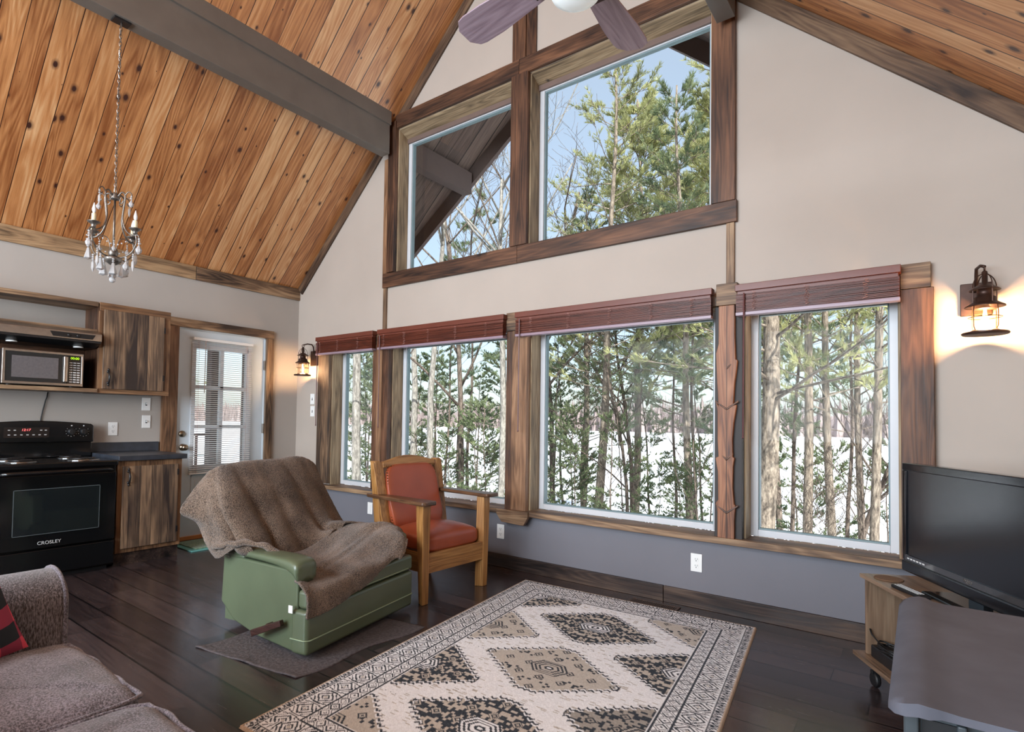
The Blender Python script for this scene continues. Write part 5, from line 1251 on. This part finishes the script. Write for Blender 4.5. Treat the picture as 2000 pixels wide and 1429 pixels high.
for (x, y) in ((5.582, -2.54), (5.582, -1.86), (6.10, -2.54)): MB(True).box(x, x+0.022, y, y+0.03, 0.0, 0.696).build('post', M_tabled, TB, bevel=0.004)
MB(True).box(5.655, 5.668, -2.548, -2.52, 0.04, 0.692).build('door_post', M_tabled, TB, bevel=0.003)
MB(True).box(5.608, 5.655, -2.524, -2.52, 0.05, 0.68).build('side_recess', M_rubber, TB)
MB(True).box(5.67, 6.09, -2.530, -2.522, 0.06, 0.665).build('glass_door', M_bglass, TB, bevel=0.002)

# ------------------------------------------------------------------ OUTSIDE
M_snow = plain('snow', srgb(243, 245, 250), 0.9, var=0.02, scale=0.6, bump=0.15, spec=0.2)
M_bark = {}
def bark(name, a, b_, c):
    m, nt, b = new_mat(name); L = nt.links.new; b.inputs['Roughness'].default_value = 0.95; b.inputs['Specular IOR Level'].default_value = 0.1
    tc = nt.nodes.new('ShaderNodeTexCoord'); mp = nt.nodes.new('ShaderNodeMapping'); mp.inputs['Scale'].default_value = (14, 14, 5); L(tc.outputs['Object'], mp.inputs[0])
    n = nt.nodes.new('ShaderNodeTexNoise'); n.inputs['Scale'].default_value = 1.6; n.inputs['Detail'].default_value = 6; n.inputs['Roughness'].default_value = 0.7; L(mp.outputs[0], n.inputs['Vector'])
    r = nt.nodes.new('ShaderNodeValToRGB'); r.color_ramp.elements[0].position = 0.35; r.color_ramp.elements[0].color = a; r.color_ramp.elements[1].position = 0.68; r.color_ramp.elements[1].color = c
    e = r.color_ramp.elements.new(0.5); e.color = b_; L(n.outputs[0], r.inputs[0]); L(r.outputs[0], b.inputs['Base Color']); bump_to(nt, b, n.outputs[0], 0.6, 0.03); return m
M_bark_pine = bark('pine_bark', srgb(84, 76, 70), srgb(138, 126, 114), srgb(186, 172, 156))
M_bark_pale = bark('pale_bark', srgb(104, 100, 96), srgb(150, 145, 138), srgb(192, 186, 178))
M_bark_dark = bark('dark_bark', srgb(66, 58, 54), srgb(112, 100, 92), srgb(150, 136, 124))
def needles(name, a, b_):
    m, nt, b = new_mat(name); L = nt.links.new; b.inputs['Roughness'].default_value = 0.6; b.inputs['Specular IOR Level'].default_value = 0.3
    tc = nt.nodes.new('ShaderNodeTexCoord'); n = nt.nodes.new('ShaderNodeTexNoise'); n.inputs['Scale'].default_value = 1.3; n.inputs['Detail'].default_value = 4; L(tc.outputs['Object'], n.inputs['Vector'])
    r = nt.nodes.new('ShaderNodeValToRGB'); r.color_ramp.elements[0].position = 0.35; r.color_ramp.elements[0].color = a; r.color_ramp.elements[1].position = 0.65; r.color_ramp.elements[1].color = b_
    L(n.outputs[0], r.inputs[0]); L(r.outputs[0], b.inputs['Base Color'])
    # light passes through the thin needles
    out = nt.nodes['Material Output']; tl = nt.nodes.new('ShaderNodeBsdfTranslucent'); L(r.outputs[0], tl.inputs[0]); mx = nt.nodes.new('ShaderNodeMixShader'); mx.inputs[0].default_value = 0.4
    L(b.outputs[0], mx.inputs[1]); L(tl.outputs[0], mx.inputs[2]); L(mx.outputs[0], out.inputs[0]); return m
M_needle = needles('pine_needles', srgb(146, 150, 108), srgb(206, 206, 150))
M_needle_d = needles('dark_evergreen_needles', srgb(98, 116, 90), srgb(154, 164, 122))

def gz(x, y):
    if y < 22: return -1.25-0.115*max(y, 0)+0.12*noise.noise(Vector((x*0.3, y*0.3, 0)))
    return -3.4
def ground_fn(u, v):
    x = -60+120*u; y = 0.3+34*v
    z = gz(x, y) if y < 20 else (-3.4 if y > 24 else gz(x, 20)*(24-y)/4+(-3.4)*(y-20)/4)
    return (x, y, z)
MB().grid(ground_fn, 120, 60).build('ground_snow_bank', M_snow, smooth=True, kind='structure')
MB().grid(lambda u, v: (-70+70*u-0.16, -14+14.5*v, -1.25+0.1*noise.noise(Vector((u*20, v*6, 1)))), 40, 12).build('ground_snow_side', M_snow, smooth=True, kind='structure')
MB().box(-700, 500, 30, 290, -3.5, -3.42).build('ground_frozen_lake', M_snow, kind='structure')

def tuft(vs, fs, p, d, rng, n=9, L=0.12, w=0.010):
    a = d.orthogonal().normalized(); b = d.cross(a)
    for k in range(n):
        t = rng.uniform(0, 6.283); sp = rng.uniform(0.25, 0.95)
        v = (d+(a*math.cos(t)+b*math.sin(t))*sp); v.normalize(); v *= L*rng.uniform(0.7, 1.15)
        s = v.cross(Vector((rng.uniform(-1, 1), rng.uniform(-1, 1), rng.uniform(-1, 1)))).normalized()*w
        i = len(vs); vs += [p-s*0.5, p+s*0.5, p+v*0.6+s, p+v]; fs.append((i, i+1, i+2, i+3))
def make_pine(name, seed, H, crown0, R0, nb, r0, nmat, bmat, Ln=0.13, nn=9, wd=0.010, twigs=9, droop=0.0, wob=0.12):
    rng = random.Random(seed)
    trunk = MB(); pts = []; rad = []
    for k in range(15):
        s = k/14; pts.append((wob*math.sin(s*4+seed)+wob*0.4*math.sin(s*11+seed), wob*math.cos(s*3+seed*2)-wob, H*s)); rad.append(max(0.01, r0*(1-s*0.82)*(1.25 if k == 0 else 1)))
    trunk.tube(pts, rad, 10)
    nv, nf = [], []
    def tp(z):
        s = z/H*14; i = min(int(s), 13); f = s-i; return Vector(pts[i]).lerp(Vector(pts[i+1]), f)
    for b in range(nb):
        s = (b+rng.random())/nb; z = crown0+(H-crown0)*s*0.98
        L = R0*(1-s)**0.7*rng.uniform(0.55, 1.1)+0.25; a = rng.uniform(0, 6.283); p = tp(z)
        rise = rng.uniform(0.05, 0.4)+0.5*s-droop
        d = Vector((math.cos(a), math.sin(a), rise)).normalized(); bp = [p]; N = 7
        for k in range(1, N+1):
            d = (d+Vector((rng.uniform(-.12, .12), rng.uniform(-.12, .12), rng.uniform(-.06, .10)))).normalized(); bp.append(bp[-1]+d*(L/N))
        trunk.tube(bp, [max(0.004, r0*0.16*(1-k/(N+1))*min(1, L/1.5)) for k in range(N+1)], 4)
        for q in range(twigs):
            f = rng.uniform(0.30, 1.0)*N; i = min(int(f), N-1); o = bp[i].lerp(bp[i+1], f-i); dd = (bp[i+1]-bp[i]).normalized()
            side = dd.cross(Vector((0, 0, 1))).normalized()*rng.choice((-1, 1))
            td = (dd*rng.uniform(0.4, 1.0)+side*rng.uniform(0.2, 0.9)+Vector((0, 0, rng.uniform(-0.1, 0.5)))).normalized(); tl = rng.uniform(0.12, 0.42)*min(1.3, 0.5+L*0.4)
            e = o+td*tl
            trunk.tube([o, o+td*tl*0.5, e], [0.006, 0.004, 0.002], 3)
            for g_ in (0.45, 0.72, 1.0): tuft(nv, nf, o+td*tl*g_, (td+Vector((0, 0, 0.35))).normalized(), rng, nn, Ln, wd)
        tuft(nv, nf, bp[-1], d, rng, nn, Ln, wd)
    return trunk, (nv, nf)
def make_bare(seed, H, r0, spread=0.5, depth=4, lean=(0, 0), first=0.35, dens=3):
    rng = random.Random(seed); m = MB()
    def rec(p, d, L, r_, dep):
        N = 5 if dep < 3 else 3; pts = [p]; rr = [r_]
        for k in range(N):
            d = (d+Vector((rng.uniform(-1, 1), rng.uniform(-1, 1), rng.uniform(-.3, .6)))*(0.10 if dep == 0 else 0.18)).normalized()
            p = p+d*(L/N); pts.append(p); rr.append(r_*(1-0.6*(k+1)/N))
        m.tube(pts, [max(0.0035, q) for q in rr], 8 if dep == 0 else (5 if dep < 2 else 3))
        if dep >= depth: return
        for k in range(dens+(5 if dep == 0 else 0)):
            f = rng.uniform(first if dep == 0 else 0.2, 1.0)*N; i = min(int(f), N-1); o = pts[i].lerp(pts[i+1], f-i)
            a = rng.uniform(0, 6.283); side = Vector((math.cos(a), math.sin(a), rng.uniform(0.1, 0.9)))
            dd = (d*0.6+side*spread*1.5).normalized(); rec(o, dd, L*rng.uniform(0.34, 0.6), max(0.004, rr[i]*0.5), dep+1)
    rec(Vector((0, 0, 0)), Vector((lean[0], lean[1], 1)).normalized(), H, r0, 0)
    return m
protos = {}
def proto(kind):
    if kind in protos: return protos[kind]
    P_ = {'big': lambda: make_pine('p', 5, 12, 3.4, 2.9, 62, 0.155, M_needle, M_bark_pine, twigs=8),
          'pine': lambda: make_pine('p', 11, 12.5, 3.7, 2.4, 62, 0.115, M_needle, M_bark_pine, twigs=9),
          'pine_low': lambda: make_pine('p', 23, 11, 3.2, 2.2, 64, 0.105, M_needle_d, M_bark_pine, twigs=9),
          'lush': lambda: make_pine('p', 31, 13, 4.6, 3.3, 130, 0.12, M_needle, M_bark_pine, twigs=13, Ln=0.16, nn=11, wd=0.012),
          'thin': lambda: make_pine('p', 47, 9, 3.8, 0.9, 22, 0.05, M_needle_d, M_bark_dark, twigs=6, wob=0.2),
          'sapling': lambda: make_pine('p', 53, 3.4, 0.4, 0.85, 40, 0.022, M_needle_d, M_bark_dark, twigs=6, Ln=0.08, nn=6, wd=0.014, wob=0.08),
          'hemlock': lambda: make_pine('p', 61, 7.0, 1.2, 1.1, 54, 0.05, M_needle_d, M_bark_dark, twigs=9, Ln=0.09, nn=7, wd=0.016, droop=0.25)}
    if kind in P_:
        tr_, (nv, nf) = P_[kind]()
        t = thing('pine_tree', 'x', 'tree')
        q = tr_.build('trunk', M_bark_pine if kind in ('big', 'pine', 'pine_low', 'lush') else M_bark_dark, t, smooth=True)
        n = MB(); n.v = [tuple(v) for v in nv]; n.f = nf
        me = bpy.data.meshes.new('foliage'); me.from_pydata(n.v, [], n.f); me.materials.append(M_needle_d if kind in ('pine_low', 'thin', 'sapling', 'hemlock') else M_needle)
        o = bpy.data.objects.new('foliage', me); COL.objects.link(o); o.parent = t
        if kind == 'sapling': t.name = 'evergreen_sapling'
        elif kind == 'hemlock': t.name = 'hemlock_tree'
    else:
        B_ = {'bare': lambda: make_bare(3, 8.5, 0.085, 0.55, 4), 'bare_pale': lambda: make_bare(8, 9.5, 0.10, 0.5, 3, first=0.5), 'fork': lambda: make_bare(15, 4.6, 0.05, 0.6, 4, (0.25, 0)),
              'shrub': lambda: make_bare(19, 2.0, 0.014, 0.8, 3, first=0.05, dens=4), 'small': lambda: make_bare(29, 4.5, 0.03, 0.5, 3, first=0.25)}
        t = thing('bare_tree', 'x', 'tree')
        B_[kind]().build('trunk_and_branches', M_bark_pale if kind == 'bare_pale' else M_bark_dark, t, smooth=True)
        if kind == 'shrub': t.name = 'bare_shrub'
    protos[kind] = [t, False]; return protos[kind]
def tree(kind, x, y, label, s=1.0, rz=0.0, group=None, zoff=0.0, sz=None):
    pr = proto(kind)
    t = pr[0] if not pr[1] else copy_tree(pr[0])
    pr[1] = True
    t.location = (x, y, gz(x, y)-0.08+zoff) if x > -0.3 or y > 1 else (x, y, -1.3+zoff); t.scale = (s, s, sz or s); t.rotation_euler = (0, 0, rz)
    t['label'] = label
    if 'group' in t.keys(): del t['group']
    if group: t['group'] = group
    return t
G1 = 'slender trees in the stand beyond the windows'
tree('big', 3.86, 5.2, 'thickest tree trunk, at the left edge of the right-hand window', 1.0, 0.4)
tree('pine', 4.18, 6.0, 'pale spotted pine trunk just right of the thickest one in the right-hand window', 0.66, 1.1, sz=0.95)
tree('pine', 4.42, 6.5, 'second slim pine trunk, in the middle of the right-hand window', 0.62, 2.9, sz=0.9)
tree('fork', 4.42, 7.0, 'small forked bare tree leaning right in the middle of the right-hand window', 1.05, 0.0)
tree('pine_low', 4.93, 7.0, 'pine trunk with a thin neighbour, right of centre in the right-hand window', 0.62, 4.1, sz=0.95)
tree('thin', 4.82, 7.2, 'thin dark trunk touching the pine trunk in the right-hand window', 0.8, 0.3)
tree('thin', 3.74, 7.5, 'thin dark trunk behind the thickest trunk in the right-hand window', 0.9, 2.2)
tree('pine', 5.27, 5.5, 'straight pine trunk near the right edge of the right-hand window', 0.60, 5.2, sz=0.9)
tree('pine', -0.42, 9.0, 'pine with the stoutest trunk, left of centre in the widest window', 1.05, 0.2)
tree('pine_low', -1.70, 10.0, 'pine trunk in the left part of the widest window', 0.9, 1.7)
tree('pine_low', 1.50, 8.5, 'stout pine trunk in the right part of the widest window', 1.0, 3.0)
tree('lush', -0.75, 11.5, 'tall full pine filling the middle of the right upper window', 1.0, 0.9)
tree('lush', 2.0, 10.5, 'second full pine, at the right side of the right upper window', 0.95, 3.6)
tree('lush', 0.9, 14.5, 'pine crown standing farther back between the two full pines', 1.1, 5.1)
tree('bare', -0.10, 10.0, 'bare twisting tree beside the stoutest pine in the widest window', 0.8, 0.3)
tree('bare', 0.15, 9.0, 'bare leaning tree right of the stoutest pine in the widest window', 0.6, 1.9)
tree('bare_pale', -4.32, 7.0, 'pale-barked bare tree near the left side of the window behind the armchair', 1.05, 0.5)
tree('bare', -4.7, 8.6, 'bare branching tree with its crown in the left upper window', 1.15, 2.6)
tree('bare', -3.3, 9.8, 'bare branching tree right of the first in the left upper window', 1.2, 4.2)
tree('bare_pale', -6.2, 8.2, 'bare pale tree at the far left of the left upper window', 1.15, 3.4)
tree('bare', -3.9, 12.5, 'bare tree behind the left edge of the right upper window', 1.2, 0.2)
tree('bare', 2.9, 12.0, 'bare tree behind the lower right corner of the right upper window', 1.0, 0.9)
tree('bare_pale', -7.22, 7.0, 'thick trunk in the narrow window beside the lantern', 1.5, 0.6)
tree('hemlock', -8.0, 8.6, 'dark evergreen behind the thick trunk in the narrow window', 1.0, 0.6)
tree('bare_pale', -2.31, 7.0, 'leaning stout trunk at the right of the window behind the armchair', 0.95, 5.5)
tree('hemlock', -5.8, 12.0, 'dark evergreen in the middle of the window behind the armchair', 1.15, 2.0)
tree('hemlock', -4.2, 13.5, 'dark evergreen right of centre in the window behind the armchair', 1.1, 4.0)
tree('hemlock', 1.9, 12.5, 'dark evergreen behind the live-edge post', 0.9, 1.0)
tree('bare', -5.4, -2.6, 'bare tree beyond the porch seen through the glazed door', 0.9, 1.0)
tree('pine_low', -8.5, 0.4, 'pine beyond the porch seen through the glazed door', 0.9, 2.0)
rng = random.Random(77)
ORD = ['first', 'second', 'third', 'fourth', 'fifth', 'sixth', 'seventh', 'eighth']
WN = ['the narrow window', 'the window behind the armchair', 'the widest window', 'the right-hand window']
TN = [(2, 0), (2, 1), (2, 2), (2, 3), (2, 5), (2, 4), (2, 6), (1, 4), (1, 5), (1, 6), (1, 2), (1, 7), (0, 2), (0, 0), (1, 3), (1, 0), (1, 1), (0, 1)]
SN = [(2, 0), (2, 1), (2, 4), (2, 5), (2, 6), (2, 3), (1, 1), (1, 2), (1, 3), (1, 4), (3, 0), (3, 1), (1, 0), (2, 7), (2, 2), (3, 2)]
BN = [(3, 1), (3, 2), (3, 0), (2, 1), (2, 0), (2, 2), (1, 0), (3, 3)]
for i, (x, y) in enumerate(((-2.88, 11.0), (-2.55, 12.0), (-2.97, 13.0), (-0.67, 12.0), (1.34, 9.5), (0.77, 10.0), (1.13, 11.0), (-6.58, 11.0), (-5.35, 10.0), (-6.59, 12.0), (-8.57, 12.0), (-3.47, 9.0), (-9.01, 9.0), (-8.75, 8.0), (-5.43, 9.0), (-6.87, 9.0), (-9.8, 13.0), (-11.5, 11.0))):
    tree('thin' if i % 3 and x > -8 else 'hemlock', x, y, ORD[TN[i][1]]+' slender dark-barked tree from the left in '+WN[TN[i][0]], rng.uniform(0.85, 1.2) if i % 3 else 0.8, rng.uniform(0, 6), G1)
for i, (x, y) in enumerate(((-2.2, 8.6), (-2.8, 9.8), (0.35, 8.2), (0.9, 8.8), (1.75, 7.9), (-0.9, 8.4), (-5.8, 8.0), (-4.9, 8.4), (-3.6, 8.0), (-3.0, 7.6), (3.75, 8.8), (4.1, 9.6), (-7.6, 9.4), (2.1, 8.6), (-1.4, 9.2), (5.2, 8.6))):
    tree('sapling', x, y, ORD[SN[i][1]]+' small evergreen sapling from the left in '+WN[SN[i][0]], rng.uniform(0.7, 1.15), rng.uniform(0, 6), 'evergreen saplings on the bank')
for i, (x, y) in enumerate(((4.6, 5.6), (5.0, 6.1), (4.35, 5.3), (0.3, 7.6), (-1.8, 8.0), (2.3, 7.2), (-4.4, 6.6), (5.35, 6.6))):
    tree('shrub' if i % 2 == 0 else 'small', x, y, (ORD[BN[i][1]]+' thin bare twiggy shrub from the left in ' if BN[i][0] != 1 else 'low bare twiggy shrub in ')+WN[BN[i][0]], rng.uniform(0.7, 1.0), rng.uniform(0, 6), 'bare shrubs on the bank')

# wooded far shore: nobody could count its trees
q = MB(); rng = random.Random(9)
q.grid(lambda u, v: (-700+1200*u, 262+40*v, -3.5+(9+5*noise.noise(Vector((u*14, 0, 0))))*v), 120, 4)
for k in range(2600):
    x = rng.uniform(-640, 420); y = rng.uniform(256, 285); h = rng.uniform(6, 15); z = -3.5+(y-262)/40*9 if y > 262 else -3.5
    if rng.random() < 0.35: q.cyl((x, y, z), (x, y, z+h), h*0.16, 0.1, 5, cap=False)
    else:
        q.cyl((x, y, z), (x+rng.uniform(-.5, .5), y, z+h), 0.25, 0.1, 3, cap=False)
        for j in range(4): q.cyl((x, y, z+h*rng.uniform(0.3, 0.7)), (x+rng.uniform(-2.5, 2.5), y, z+h*rng.uniform(0.7, 1.0)), 0.14, 0.06, 3, cap=False)
tag(q.build('far_shore_woods', plain('far_woods_brown', srgb(150, 136, 134), 0.95, var=0.25, scale=0.2)), 'low wooded shore in grey-brown on the far side of the frozen lake', 'woodland', kind='stuff')
t = thing('cabin', 'tiny pale cabin on the far shore of the frozen lake', 'house', (-150, 250, -3.4))
MB(True).box(-155, -145, 247, 254, -3.4, 0.4).build('walls', plain('cabin_wall', srgb(176, 184, 186), 0.8), t)
MB(True).prism([(-156, 0.4), (-144, 0.4), (-150, 3.6)], 246, 255, 'y').build('roof', plain('cabin_roof', srgb(210, 214, 220), 0.8), t)
q = MB(True)
for x in (-153.5, -150.5, -147.5): q.box(x, x+1.4, 246.8, 247, -2.4, -0.6)
q.build('window', plain('cabin_window', srgb(70, 76, 84), 0.4), t)

# porch outside the door
MB().box(-2.6, -0.16, -5.0, 1.4, -0.16, -0.02).build('deck', M_deck, kind='structure')
MB().prism([(-2.9, 2.28), (-0.16, 2.56), (-0.16, 2.64), (-2.9, 2.36)], -5.0, 1.6).build('porch_ceiling', M_deck, kind='structure')
for i, y in enumerate((-3.8, -2.6, -1.4, -0.2, 1.0)):
    tag(MB().prism([(-2.8, 2.16), (-0.16, 2.43), (-0.16, 2.56), (-2.8, 2.28)], y, y+0.09).build('porch_rafter', M_fascia), ORD[4-i]+' porch roof rafter counted from the right, seen through the glazed door', 'rafter', 'porch rafters')
for i, (y, lb_) in enumerate(((0.10, 'left porch post seen through the door glass'), (0.62, 'right dark porch post seen through the door glass'), (-1.9, 'porch post beyond the left side of the door'))):
    tag(MB().box(-2.3, -2.16, y, y+0.14, -0.02, 2.26).build('porch_post', M_fascia), lb_, 'post')
t = thing('porch_railing', 'dark-topped porch railing with pickets seen through the door glass', 'railing', (-2.23, -1.8, -0.02))
MB(True).box(-2.29, -2.17, -5.0, 0.1, 0.92, 0.955).build('top_rail', M_fascia, t)
MB(True).box(-2.25, -2.21, -5.0, 0.1, 0.06, 0.10).build('bottom_rail', M_fascia, t)
q = MB(True)
for k in range(38): q.box(-2.245, -2.215, -4.95+k*0.132, -4.92+k*0.132, 0.10, 0.92)
q.build('pickets', M_fascia, t)

SC.cycles.use_denoising = True
SC.cycles.max_bounces = 8; SC.cycles.diffuse_bounces = 4; SC.cycles.glossy_bounces = 3; SC.cycles.transmission_bounces = 6; SC.cycles.transparent_max_bounces = 10
SC.cycles.sample_clamp_indirect = 6; SC.cycles.caustics_reflective = False; SC.cycles.caustics_refractive = False
